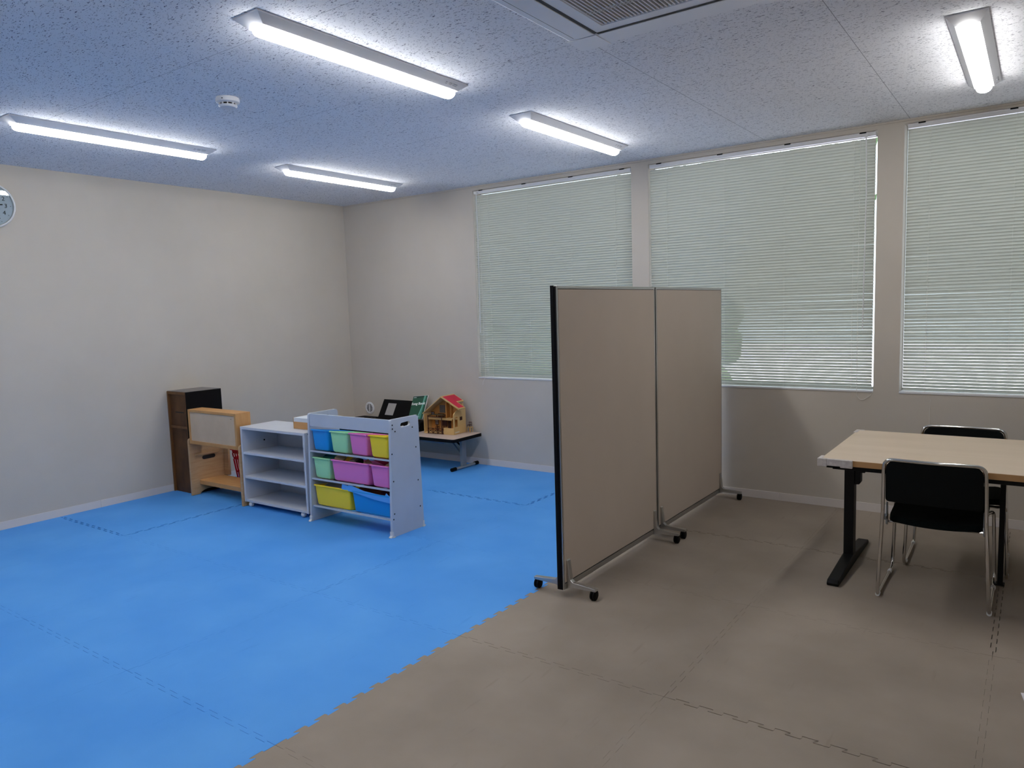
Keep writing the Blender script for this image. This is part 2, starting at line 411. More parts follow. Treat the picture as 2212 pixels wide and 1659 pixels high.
# ------------------------------------------------------------ venetian blinds
def slat_mat():
    m = bpy.data.materials.new('blind_slat'); m.use_nodes = True
    N = m.node_tree.nodes; L = m.node_tree.links; b = N['Principled BSDF']
    b.inputs['Base Color'].default_value = srgb(203,203,196); b.inputs['Roughness'].default_value = 0.35
    t = N.new('ShaderNodeBsdfTranslucent'); t.inputs[0].default_value = srgb(205,210,195)
    mx = N.new('ShaderNodeMixShader'); mx.inputs[0].default_value = 0.2
    L.new(b.outputs[0], mx.inputs[1]); L.new(t.outputs[0], mx.inputs[2]); L.new(mx.outputs[0], N['Material Output'].inputs[0])
    return m
M_slat = slat_mat()
M_cord = mat('blind_cord', srgb(228,226,220), 0.6)
def blind(x0, x1, ztop, zbot, label, cords, wand_x, tail, pile=0):
    t = thing('venetian_blind', label, 'blind', ((x0+x1)/2, 0.018, zbot), 0, 'venetian blinds on the window wall')
    X = (x1-x0)/2; H = ztop-zbot
    b = B(); bx(b, -X, X, -0.014, 0.014, H-0.026, H-0.001)
    hr = obj('headrail', b, M_whitem, t, bevel=0.0015)
    for k in range(4):
        b = B(); xx = -X+0.08+k*(2*X-0.16)/3; bx(b, xx-0.02, xx+0.02, -0.0165, 0.0, H+0.0005-0.004, H+0.004)
        obj('mounting_bracket', b, M_black, t)
    b = B(); pitch = 0.0205; wd = 0.0125; ang = radians(54)
    z = 0.030; zs = []
    for k in range(pile): zs.append(z); z += 0.0075
    while z < H-0.034: zs.append(z); z += pitch
    rnd = random.Random(int(x0*100))
    for zi, z in enumerate(zs):
        tilt = ang + rnd.uniform(-0.02, 0.02)
        if zi < pile: tilt = radians(72)
        sag = rnd.uniform(-0.0006, 0.0006)
        N = 6; rows = []
        for e in (-1, 1):
            row = []
            for q in range(N+1):
                s = (q/N*2-1); crown = 0.0030*(1-s*s)
                yy = s*wd*cos(tilt) + crown*sin(tilt)
                zz = -s*wd*sin(tilt) + crown*cos(tilt)
                row.append(b.verts.new((e*(X-0.001), yy, z+zz+sag*e)))
            rows.append(row)
        for q in range(N): b.faces.new((rows[0][q], rows[1][q], rows[1][q+1], rows[0][q+1]))
    obj('slats', b, M_slat, t, smooth=True)
    b = B(); prism(b, [(-0.011,0),(0.011,0),(0.013,0.006),(0.009,0.016),(-0.009,0.016),(-0.013,0.006)], 'x', -X, X)
    br = obj('bottom_rail', b, M_whitem, t)
    for cx in cords:
        b = B(); lx = cx-(x0+x1)/2
        for yy in (-0.0125, 0.0125): bx(b, lx-0.0005, lx+0.0005, yy-0.0004, yy+0.0004, 0.012, H-0.024)
        bx(b, lx-0.006, lx+0.006, -0.0145, -0.011, 0.003, 0.014)
        for z in zs[::1]:
            bx(b, lx-0.0018, lx+0.0018, -0.0115, -0.0095, z-0.001, z+0.006) if cx in (cords[0], cords[-1]) else None  # pale dots on the end cords imitate daylight through the route holes
        obj('ladder_cord', b, M_cord, t)
    lx = wand_x-(x0+x1)/2
    b = B(); tube(b, [(lx, -0.024, H-0.03), (lx+0.006, -0.026, H-0.4), (lx-0.004, -0.026, H*0.25)], 0.0035, 8)
    bx(b, lx-0.008, lx+0.008, -0.03, -0.012, H-0.032, H-0.012)
    obj('tilt_wand', b, M_white, t, smooth=True)
    lx2 = lx + 0.035*(1 if lx < 0 else -1)
    b = B()
    pts = [(lx2, -0.021, H-0.02), (lx2-0.003, -0.022, H*0.5), (lx2, -0.022, 0.02)] + [(lx2+p[0], -0.022, p[1]) for p in tail]
    tube(b, fillet(pts, 0.02, 4), 0.0013, 6)
    obj('pull_cord', b, M_cord, t, smooth=True)
    return t
blind(1.762, 3.366, 2.572, 0.829, 'venetian blind nearest the far room corner, partly hidden by the partition', [1.924, 2.36, 2.80, 3.225], 1.80, [(-0.03,-0.03),(-0.035,-0.06)])
blind(3.529, 5.156, 2.572, 0.829, 'middle venetian blind with a looped cord hanging at its lower right', [3.674, 4.13, 4.569, 5.026], 5.10, [(0.0,-0.02),(0.02,-0.048),(0.045,-0.05),(0.085,-0.02),(0.105,0.01)])
blind(5.344, 6.972, 2.584, 0.833, 'right hand venetian blind with daylight gap on its left, above the desk', [5.476, 5.928, 6.40, 6.85], 6.90, [(0,-0.03)])
b = B(); tube(b, [(5.512, -0.002, 0.80), (5.510, -0.003, 0.62)], 0.0012, 6)

obj_c = tag(obj('hanging_cord', b, M_cord), 'thin pale cord hanging on wall below right hand blind above the far chair', 'cord')

# ------------------------------------------------------------ ceiling lights
M_lamp = mat('lamp_diffuser', (1,1,1,1), 0.4, emit=(1.0, 0.975, 0.95, 1), es=LAMP)
M_ink = mat('grey_ink', srgb(120,122,128), 0.6)
def ceiling_light():
    t = thing('ceiling_light', '', 'ceiling light', group='batten ceiling lights')
    L = 0.625; W = 0.075; w2 = 0.045; d = 0.036; e = 0.045
    b = B()
    top = [b.verts.new(p) for p in ((-W,-L,0),(W,-L,0),(W,L,0),(-W,L,0))]
    lip = [b.verts.new(p) for p in ((-W,-L,-0.006),(W,-L,-0.006),(W,L,-0.006),(-W,L,-0.006))]
    bot = [b.verts.new(p) for p in ((-w2,-L+e,-d),(w2,-L+e,-d),(w2,L-e,-d),(-w2,L-e,-d))]
    for A, C in ((top, lip), (lip, bot)):
        for i in range(4): b.faces.new((A[i], A[(i+1) % 4], C[(i+1) % 4], C[i]))
    b.faces.new(top); b.faces.new(bot)
    obj('housing', b, M_whitem, t)
    b = B(); r = 0.037; n = 10
    prof = [(r*1.0, -d+0.003)] + [(r*cos(pi*k/n), -d-0.007-0.026*sin(pi*k/n)) for k in range(n+1)] + [(-r, -d+0.003)]
    Y = L-e-0.004; rings = []
    for y, s in ((-Y, 0.80), (-Y+0.006, 0.93), (-Y+0.02, 1), (Y-0.02, 1), (Y-0.006, 0.93), (Y, 0.80)):
        rings.append([b.verts.new((p[0]*s, y, -d+0.003+(p[1]+d-0.003)*s)) for p in prof])
    for A, C in zip(rings, rings[1:]):
        for k in range(len(prof)-1): b.faces.new((A[k], A[k+1], C[k+1], C[k]))
        b.faces.new((A[-1], A[0], C[0], C[-1]))
    b.faces.new(rings[0]); b.faces.new(list(reversed(rings[-1])))
    obj('diffuser', b, M_lamp, t, smooth=True)
    b = B()
    slope = math.atan2(d-0.006, W-w2)
    for k, (yy, ln) in enumerate(((0.535,0.03),(0.50,0.02),(0.47,0.012))):
        for q in range(2):
            s = 0.35+0.22*q; xx = W-(W-w2)*s; zz = -0.006-(d-0.006)*s
            bx(b, xx-0.0025, xx+0.0025, yy-ln/2, yy+ln/2, zz-0.0012, zz-0.0004+0.0003)
    obj('rating_mark', b, M_ink, t)
    return t
def copy_tree(o, parent=None):
    c = o.copy(); COL.objects.link(c)
    if parent: c.parent = parent
    for ch in [x for x in bpy.data.objects if x.parent == o]: copy_tree(ch, c)
    return c
LIGHTS = [(3.595,-3.075,'long batten ceiling light in front of the air conditioner panel, largest and nearest'),
          (1.405,-3.075,'batten ceiling light above the wall clock at far left'),
          (1.335,-1.190,'batten ceiling light nearest the far room corner'),
          (3.555,-1.195,'batten ceiling light close to the gap between left and middle windows'),
          (5.795,-1.250,'batten ceiling light above the desk at the upper right'),
          (1.405,-4.960,'added unseen batten ceiling light over blue mats near the left wall, behind the clock light'),  # this last row of lights is unseen, added to brighten the room
          (3.595,-4.960,'added unseen batten ceiling light over the middle of the room, behind the viewer'),
          (5.795,-4.960,'added unseen batten ceiling light over brown mats, above the viewer')]
pl = ceiling_light()
for k, (x, y, lab) in enumerate(LIGHTS):
    o = pl if k == 0 else copy_tree(pl)
    o.location = (x, y, RH-0.0005); o['label'] = lab

# ------------------------------------------------------------ air conditioner cassette
M_ac = mat('ac_plastic', srgb(236,238,242), 0.45)
M_slot = mat('dark_slot', (0.01,0.01,0.012,1), 0.6)
def cassette(x0, y1, S=0.95):
    t = thing('air_conditioner', 'square white ceiling air conditioner panel with dark centre grille', 'air conditioner', (x0+S/2, y1-S/2, RH-0.0005))
    h = S/2; d = 0.034; q = h-0.035
    b = B()
    def ring(bm, a, za, c, zc):
        A = [bm.verts.new((sx*a, sy*a, za)) for sx, sy in ((-1,-1),(1,-1),(1,1),(-1,1))]
        C = [bm.verts.new((sx*c, sy*c, zc)) for sx, sy in ((-1,-1),(1,-1),(1,1),(-1,1))]
        for i in range(4): bm.faces.new((A[i], A[(i+1) % 4], C[(i+1) % 4], C[i]))
    ring(b, h, 0, h, -0.012); ring(b, h, -0.012, q, -d); ring(b, q, -d, 0.255, -d); ring(b, 0.255, -d, 0.25, -d+0.012); ring(b, h, 0, 0.25, 0)
    ring(b, 0.25, -d+0.012, 0.25, 0)
    obj('panel', b, M_ac, t)
    # four louvres with a dark slot on the inner side of each
    for k in range(4):
        M = Matrix.Rotation(k*pi/2, 4, 'Z')
        b = B(); bx(b, -0.31, 0.31, 0.322, 0.408, -d-0.004, -d-0.0005, M)
        lv = obj('louvre', b, M_ac, t, bevel=0.0015)
        b = B(); bx(b, -0.31, 0.31, 0.306, 0.3205, -d-0.0012, -d-0.0002, M)
        bx(b, -0.30, 0.30, 0.411, 0.4135, -d-0.0012, -d-0.0002, M)
        obj('air_slot', b, M_slot, lv)
        b = B(); bx(b, 0.318, 0.455, 0.318, 0.455, -d-0.004, -d-0.0005, M)
        obj('corner_cover', b, M_ac, t, bevel=0.002)
    b = B(); bx(b, -0.249, 0.249, -0.249, 0.249, -0.016, -0.012)
    g0 = obj('grille_recess', b, M_slot, t)
    b = B(); n = 32
    for k in range(n):
        y = -0.247+k*0.494/(n-1)
        bx(b, y-0.0030, y+0.0030, -0.249, 0.249, -d+0.001, -d+0.009)
    M_gr = mat('grille_plastic', srgb(228,224,220), 0.5)
    for xx in (-0.125, -0.11, 0.11, 0.125): bx(b, -0.249, 0.249, xx-0.0018, xx+0.0018, -d+0.001, -d+0.011)
    obj('grille', b, M_gr, t)
cassette(4.402, -2.570)

# ------------------------------------------------------------ smoke detector
t = thing('smoke_detector', 'round white smoke detector on ceiling between two left light battens', 'smoke detector', (2.583, -3.10, RH-0.0005))
b = B(); lathe(b, [(0,0),(0.058,0),(0.060,-0.008),(0.059,-0.022),(0.050,-0.027),(0.0,-0.027)], seg=40); obj('base', b, M_white, t, smooth=True)
b = B(); lathe(b, [(0.036,-0.027),(0.037,-0.036),(0.034,-0.037),(0,-0.037)], seg=32); obj('sensing_slot', b, M_slot, t, smooth=True)
b = B(); lathe(b, [(0,-0.037),(0.046,-0.037),(0.047,-0.040),(0.040,-0.048),(0,-0.050)], seg=32)
for k in range(10):
    a = 2*pi*k/10; M = Matrix.Rotation(a, 4, 'Z'); bx(b, 0.038, 0.046, -0.003, 0.003, -0.041, -0.026, M)
obj('cap', b, M_white, t, smooth=True)
b = B(); bx(b, 0.052, 0.0605, -0.010, -0.003, -0.016, -0.012, Matrix.Rotation(-0.95,4,'Z')); obj('indicator', b, M_slot, t)

# ------------------------------------------------------------ wall clock
t = thing('wall_clock', 'round white rimmed wall clock on the left wall', 'clock', (0.0036, -3.300, 2.322))
t.rotation_euler = (0, radians(1.15), 0)
b = B(); lathe(b, [(0,0),(0.158,0),(0.160,0.010),(0.158,0.030),(0.152,0.036),(0.146,0.034),(0.143,0.022)], axis='x', seg=64); obj('rim', b, M_white, t, smooth=True)
M_dial = mat('clock_dial', srgb(196,206,226), 0.6)
b = B(); cyl(b, (0.004,0,0), 0.144, 0.014, 'x', 64); dial = obj('dial', b, M_dial, t)
for n in range(1, 13):
    a = pi/2-n*pi/6; r = 0.098
    text('numeral', str(n), 0.040, M_black, dial, (0.0186, r*cos(a), r*sin(a)), (pi/2, 0, pi/2))
b = B()
for n in range(12):
    a = n*pi/6; bx(b, -0.0016, 0.0016, 0.126, 0.131, 0, 0.0008, Matrix.Translation((0.0184,0,0)) @ Matrix.Rotation(pi/2,4,'Y') @ Matrix.Rotation(a,4,'Z'))
obj('minute_marks', b, M_black, dial)
def hand(name, ang, ln, wd, z):
    b = B(); M = Matrix.Translation((z,0,0)) @ Matrix.Rotation(-ang, 4, 'X')
    prism(b, [(-wd,-0.02),(wd,-0.02),(wd*0.8,ln),(-wd*0.8,ln)], 'x', 0, 0.001, M); return obj(name, b, M_black, t)
hand('hour_hand', radians(84), 0.078, 0.005, 0.0205); hand('minute_hand', radians(292), 0.11, 0.0035, 0.0225)
b = B(); cyl(b, (0.0195,0,0), 0.007, 0.006, 'x', 16); obj('hub', b, M_black, t)
b = B(); cyl(b, (0.0285,0,0), 0.145, 0.0015, 'x', 64); obj('cover_glass', b, M_glass, t)

# ------------------------------------------------------------ round wall vent
t = thing('wall_vent', 'small round white vent grille low on window wall near far corner', 'vent', (0.254, -0.0003, 0.466))
b = B(); lathe(b, [(0,0),(0.066,0),(0.067,0.004),(0.060,0.010),(0.048,0.011),(0.043,0.006)], axis='y', seg=40)
bmesh.ops.transform(b, matrix=Matrix.Scale(-1, 4, (0,1,0)), verts=b.verts); obj('flange', b, M_white, t, smooth=True)
b = B(); cyl(b, (0,-0.005,0), 0.043, 0.002, 'y', 32); obj('duct_opening', b, M_slot, t)
b = B()
for k in range(5):
    z = -0.03+k*0.015; hw = math.sqrt(0.043**2-z*z); bx(b, -hw, hw, -0.009, -0.0055, z-0.0028, z+0.0028)
bx(b, -0.004, 0.004, -0.010, -0.0055, -0.042, 0.042)
prism(b, [(0.008*cos(a*pi/8), 0.008*sin(a*pi/8)) for a in range(16)], 'y', -0.011, -0.0055)
obj('grille', b, M_white, t)

# ------------------------------------------------------------ partition screens
M_fabric = vary(mat('beige_partition_fabric', srgb(204,191,178), 0.9, spec=0.1), srgb(202,189,176), srgb(206,193,180), (1.5,1.5,1.5), bump=0.4, bscale=500)
def caster(parent, x, y, r=0.0265):
    b = B()
    for s in (-1, 1): lathe(b, [(0,-0.001),(r*0.6,-0.001),(r*0.95,0.002),(r,0.006),(r,0.010),(r*0.9,0.012),(0,0.012)], c=(x+(0.002 if s > 0 else -0.013), y, r), axis='x', seg=20)
    cyl(b, (x, y, r), 0.006, 0.047-r+0.004, 'z', 10)
    bx(b, x-0.006, x+0.006, y-0.012, y+0.012, r*0.8, r*2+0.001)
    return obj('caster', b, M_black, parent, smooth=True)
def partition(y0, y1, xc, label, rot=0.0, open_end=True):
    t = thing('partition_screen', label, 'partition', (xc, y0, 0), rot, 'rolling partition screens')
    L = y1-y0; T = 0.0195; z0, z1 = 0.038, 1.584
    b = B(); f = 0.014
    # aluminium frame: bottom rail, top rail, two posts with dark channels on the ends
    bx(b, -T, T, 0, L, z0, z0+0.028); bx(b, -T, T, 0, L, z1-f, z1)
    bx(b, -T, T, 0.0, f*0.8, z0+0.028, z1-f); bx(b, -T, T, L-f*0.8, L, z0+0.028, z1-f)
    obj('frame', b, M_alu, t, bevel=0.0015)
    b = B(); bx(b, -T+0.0045, T-0.0045, f*0.8, L-f*0.8, z0+0.03, z1-f); core = obj('core', b, M_black, t)
    for s in (-1, 1):
        b = B(); xa, xb = sorted((s*(T-0.004), s*(T+0.0005)))
        bx(b, xa, xb, f*0.8+0.002, L-f*0.8-0.002, z0+0.034, z1-f-0.003)
        obj('fabric_face', b, M_fabric, t, bevel=0.001)
    e = 0.003
    for ya, yb in ((-e, 0.0), (L, L+e)):
        b = B(); bx(b, -T+0.003, 0.003, ya, yb, z0, z1+0.002); bx(b, 0.003, 0.0135, ya+e*0.6 if ya < 0 else ya, yb if ya < 0 else yb-e*0.6, z0, z1-0.004)
        bx(b, 0.0105, 0.0135, ya, yb, z0, z1-0.002)
        obj('end_channel', b, M_black, t)
    for yy in (0.045, L-0.045):
        b = B(); hw = 0.014
        for s in (-1, 1):
            pts = [(s*(T+0.0012), 0.034), (s*(T+0.03), 0.046), (s*0.184, 0.048), (s*0.186, 0.062), (s*(T+0.034), 0.072), (s*(T+0.020), 0.085), (s*(T+0.008), 0.185), (s*(T+0.0012), 0.19)]
            if s < 0: pts = pts[::-1]
            prism(b, pts, 'y', yy-hw, yy+hw)
        bx(b, -T-0.0012, T+0.0012, yy-hw, yy+hw, 0.034, 0.0375)
        ft = obj('foot', b, M_alu, t, bevel=0.004, bseg=3)
        for s in (-1, 1): caster(ft, s*0.168, yy)
    return t
partition(-2.405, -1.262, 4.1205, 'near beige partition screen on casters at edge of blue mats')
partition(-1.250, -0.085, 4.1215, 'far beige partition screen on casters ending at the window wall')

# ------------------------------------------------------------ desk
M_maple = wood('maple_laminate', srgb(224,205,182), srgb(215,195,170), (0.8, 6, 6), 0.42)
M_edge = mat('maple_edge_band', srgb(190,146,96), 0.5)
M_pad = vary(mat('wrap_padding', srgb(205,198,192), 0.6), srgb(196,188,184), srgb(216,210,205), (60,60,60), bump=0.8, bscale=90)
t = thing('desk', 'light maple office desk with black T legs and wrapped corner', 'desk', (5.202, -1.636, 0))
W, D = 1.80, 0.952
b = B(); bx(b, 0.001, W-0.001, 0.001, D-0.001, 0.6520, 0.6805); obj('desktop', b, M_maple, t)
b = B(); bx(b, 0, W, -0.0005, 0.002, 0.6510, 0.6795); bx(b, 0, W, D-0.002, D+0.0005, 0.6510, 0.6795); bx(b, -0.0005, 0.002, 0, D, 0.6510, 0.6795); bx(b, W-0.002, W+0.0005, 0, D, 0.6510, 0.6795)
obj('edge_banding', b, M_edge, t, bevel=0.0008)
def pad(x0, x1, y0, y1, leg):
    b = B()
    # wrap: several overlapping bands
    bx(b, x0, x0+0.045, y0, y1, 0.6420, 0.6835); bx(b, x0+0.04, x0+0.115, y0+0.002, y1, 0.6480, 0.6825)
    bx(b, x0+0.108, x1, y0-0.001, y1, 0.6430, 0.6830); bx(b, x0, x0+0.02, y0+0.01, y0+leg, 0.6440, 0.6830)
    return obj('corner_pad', b, M_pad, t, bevel=0.003, bseg=3)
pad(-0.014, 0.150, -0.013, 0.006, 0.085)
b = B(); bx(b, -0.010, 0.012, D-0.10, D+0.008, 0.6440, 0.6825); bx(b, -0.010, 0.035, D-0.012, D+0.009, 0.6450, 0.6820)
obj('corner_pad', b, M_pad, t, bevel=0.003, bseg=3)
b = B(); bx(b, 0.05, W-0.05, 0.030, 0.060, 0.6250, 0.6505); bx(b, 0.05, W-0.05, D-0.06, D-0.03, 0.6250, 0.6505)
bx(b, 0.02, 0.075, 0.03, D-0.03, 0.6300, 0.6505); bx(b, W-0.075, W-0.02, 0.03, D-0.03, 0.6300, 0.6505)
obj('under_frame', b, M_blackm, t, bevel=0.002)
for xx in (0.024, W-0.074):
    b = B(); bx(b, xx, xx+0.050, 0.450, 0.520, 0.03, 0.6300)
    s = 1 if xx < 1 else -1; xi = xx+0.050 if s > 0 else xx
    prism(b, [(xi, 0.6300), (xi+s*0.052, 0.6300), (xi+s*0.052, 0.524), (xi+s*0.031, 0.524), (xi+s*0.031, 0.470), (xi+s*0.024, 0.458), (xi, 0.455)], 'y', 0.460, 0.510)
    lg = obj('leg', b, M_blackm, t, bevel=0.002)
    b = B(); x0, x1 = xx-0.004, xx+0.054
    prism(b, [(0.070, 0.0), (0.900, 0.0), (0.905, 0.012), (0.890, 0.024), (0.525, 0.058), (0.445, 0.058), (0.085, 0.030), (0.065, 0.016)], 'x', x0, x1)
    obj('foot', b, M_blackm, lg, bevel=0.005, bseg=3)
b = B(); bx(b, 0.744, 0.768, 0.50, 0.535, 0.004, 0.6295); bx(b, 0.736, 0.776, 0.490, 0.545, 0.0005, 0.006)
obj('support_post', b, M_blackm, t, bevel=0.003)

# ------------------------------------------------------------ chairs
M_seat = vary(mat('black_chair_fabric', (0.003,0.006,0.0065,1), 0.9, spec=0.12), (0.0025,0.0045,0.005,1), (0.005,0.009,0.0095,1), (90,90,90), bump=0.5, bscale=700)
M_back = mat('black_chair_back', (0.0022,0.0035,0.004,1), 0.6, spec=0.15)
def chair(loc, rz, label):
    t = thing('chair', label, 'chair', loc, rz, 'black chrome framed chairs')
    # local: rear feet at y=-0.25, front feet at y=+0.23, faces +y
    def pnl(name, y0, z0, y1, z1, hw0, hw1, curve, th, m, ns=12, rnd=0.03):
        b = B(); rows = []
        nt = 20
        for i in range(nt+1):
            v = 0.5-0.5*cos(pi*i/nt); row = []
            for k in range(ns+1):
                u = k/ns*2-1; hw = hw0+(hw1-hw0)*v
                # rounded corners
                ln_ = math.hypot(y1-y0, z1-z0); rd = rnd if (v > 0.5 or name == 'seat') else 0.014
                dz = min(v, 1-v)*ln_
                inset = 0 if dz > rd else rd-math.sqrt(max(rd*rd-(rd-dz)**2, 0))
                x = u*(hw-inset); c = curve*(1-u*u)
                row.append(b.verts.new((x, y0+(y1-y0)*v - (c if abs(z1-z0) > abs(y1-y0) else 0), z0+(z1-z0)*v - (c if abs(z1-z0) <= abs(y1-y0) else 0))))
            rows.append(row)
        for i in range(nt):
            for k in range(ns): b.faces.new((rows[i][k], rows[i][k+1], rows[i+1][k+1], rows[i+1][k]))
        return obj(name, b, m, t, smooth=True, solid=th, bevel=0.004)
    pnl('seat', -0.20, 0.392, 0.225, 0.418, 0.196, 0.205, 0.012, 0.030, M_seat, rnd=0.045)
    pnl('backrest', -0.282, 0.502, -0.3045, 0.704, 0.1995, 0.1985, 0.016, 0.010, M_back, rnd=0.042)
    r = 0.0085
    b = B()
    for s in (-1, 1):
        pass
    # one continuous bent tube: front leg, floor runner, rear upright, top of back, mirrored
    def side(s):
        return [(s*0.180, 0.10, 0.380), (s*0.222, 0.205, 0.386), (s*0.234, 0.222, 0.0125), (s*0.2335, -0.245, 0.0125), (s*0.212, -0.277, 0.45), (s*0.207, -0.310, 0.709)]
    A = side(-1); C = list(reversed(side(1)))
    rr = [0, 0.03, 0.065, 0.02, 0.15, 0.045]
    pts = fillet(A + [(0, -0.330, 0.7095)] + C, rr + [0.6] + rr[::-1], 6)
    tube(b, pts, r, 10)
    # cross stretchers under the seat
    tube(b, [(-0.205, 0.15, 0.374), (0.205, 0.15, 0.374)], 0.007, 8); tube(b, [(-0.212, -0.17, 0.370), (0.212, -0.17, 0.370)], 0.007, 8)
    obj('frame', b, M_chrome, t, smooth=True)
    for s in (-1, 1):
        b = B(); xa, xb = sorted((s*0.199, s*0.206)); M = None
        prism(b, [(-0.232, 0.372), (-0.205, 0.362), (-0.190, 0.375), (-0.205, 0.475), (-0.216, 0.480), (-0.232, 0.475)], 'x', xa, xb)
        xa, xb = sorted((s*0.199, s*0.216)); bx(b, xa, xb, -0.262, -0.205, 0.40, 0.416)
        obj('bracket', b, M_greym, t, bevel=0.002)
        for y in (-0.232, 0.13):
            b = B(); x = s*0.2335
            tube(b, [(x, y-0.012, 0.0125), (x, y+0.016, 0.0125)], 0.0108, 12); obj('glide', b, M_white, t, smooth=True)
    return t
chair((5.700, -1.353, 0), 0, 'black chair with chrome frame in front of the desk, back to viewer')
chair((5.745, -0.865, 0), pi+radians(1.0), 'black chair with chrome frame behind the desk by the window wall')

# ------------------------------------------------------------ paper at the right edge
b = B(); prism(b, [(6.066,-2.318),(6.36,-2.25),(6.40,-2.46),(6.107,-2.53)], 'z', 0.0004, 0.004)
tag(obj('paper_sheet', b, mat('paper_white', srgb(238,234,240), 0.7)), 'white paper sheet lying on brown mat at the right edge', 'paper')

# ------------------------------------------------------------ dark cabinet by the left wall
M_fibre = vary(mat('brown_fibreboard', srgb(92,58,28), 0.6), srgb(66,38,16), srgb(106,68,32), (5,5,3))
M_cabw = wood('cabinet_edge_wood', srgb(126,84,46), srgb(104,68,36), (20,20,2))
M_cabb = mat('cabinet_black_side', (0.004,0.0035,0.004,1), 0.6, spec=0.15)
t = thing('cabinet', 'tall dark cabinet turned with its brown back towards the room at left wall', 'cabinet', (0.008, -2.112, 0))
W, D, H = 0.288, 0.33, 0.868
b = B(); bx(b, 0, 0.016, 0.0, D, 0.0006, H); bx(b, 0.016, W-0.012, 0.0, D, H-0.022, H-0.0005)
bx(b, 0.016, W-0.012, 0.006, 0.014, 0.555, 0.575)
bx(b, W-0.012, W-0.008, 0.0, D, 0.0006, H)
obj('carcass', b, M_cabw, t)
b = B(); bx(b, W-0.008, W, 0.0005, D, 0.0006, H+0.0005); obj('side_panel', b, M_cabb, t)
b = B(); bx(b, 0.001, W-0.001, 0.004, D, H+0.0008, H+0.0035); obj('top_panel', b, mat('cabinet_top_grey', srgb(120,116,114), 0.4), t)
b = B(); bx(b, 0.017, W-0.013, 0.016, 0.020, 0.0006, H-0.023); bk = obj('back_board', b, M_fibre, t)
b = B(); bx(b, 0.09, 0.215, 0.0145, 0.0158, 0.688, 0.697); obj('finger_slot', b, M_slot, bk)
b = B(); bx(b, 0.018, W-0.014, 0.0151, 0.0159, 0.552, 0.556); obj('board_joint', b, M_slot, bk)

# ------------------------------------------------------------ wooden play stand
M_pine = wood('pale_pine', srgb(204,168,126), srgb(190,150,106), (6,6,60), 0.5)
M_pine2 = wood('orange_pine', srgb(208,160,104), srgb(196,144,88), (6,30,6), 0.5)
M_cream = vary(mat('birch_board', srgb(212,188,158), 0.6), srgb(206,182,152), srgb(218,195,166), (3,3,3))
t = thing('play_stand', 'pale wooden play stand with a framed box panel on top', 'play stand', (0.312, -2.138, 0))
Dp = 0.345
for k, xx in enumerate((0.0, 0.706)):
    b = B()
    arch = [(0.075, 0.0006)] + [(0.172-0.097*cos(a), 0.0006+0.034*sin(a)) for a in [pi*q/10 for q in range(1, 10)]] + [(0.27, 0.0006)]
    prism(b, [(0.0, 0.0006)] + arch + [(Dp, 0.0006), (Dp, 0.45), (Dp-0.02, 0.482), (0.02, 0.486), (0.004, 0.478), (0.0, 0.462)], 'x', xx, xx+0.022)
    sp = obj('side_panel', b, M_pine, t, bevel=0.003)
    if k == 0:
        b = B(); pts = [(0.172+0.045*sx+0.016*cos(a), 0.306+0.016*sin(a)) for sx, aa in ((1, range(-4, 5)), (-1, range(4, 13))) for a in [q*pi/8 for q in aa]]
        prism(b, pts, 'x', 0.0222, 0.0232); obj('hand_hole', b, M_slot, sp)
        b = B(); bx(b, 0.0222, 0.034, 0.045, 0.272, 0.332, 0.346); obj('drawer_runner', b, M_pine, sp)
b = B(); bx(b, 0.023, 0.705, 0.075, 0.30, 0.098, 0.120); bx(b, 0.023, 0.705, 0.075, 0.088, 0.085, 0.098); obj('shelf', b, M_pine2, t, bevel=0.001)
b = B(); bx(b, 0.023, 0.085, Dp-0.03, Dp-0.012, 0.120, 0.45); obj('back_post', b, M_pine, t)
b = B(); x0, x1, z0, z1 = 0.038, 0.700, 0.446, 0.734; d = 0.135; f = 0.022
bx(b, x0, x0+f, 0.0, d, z0, z1); bx(b, x1-f, x1, 0.0, d, z0, z1); bx(b, x0+f, x1-f, 0, d, z0, z0+f+0.006); bx(b, x0+f, x1-f, 0, d, z1-f, z1)
up = obj('upper_box', b, M_pine2, t, bevel=0.002)
b = B(); bx(b, x0+f, x1-f, 0.006, 0.012, z0+f+0.006, z1-f); obj('panel_board', b, M_cream, up)
b = B(); bx(b, x1-0.075, x1-0.062, 0.0045, 0.0058, z1-0.050, z1-0.047); obj('staple', b, M_slot, up)

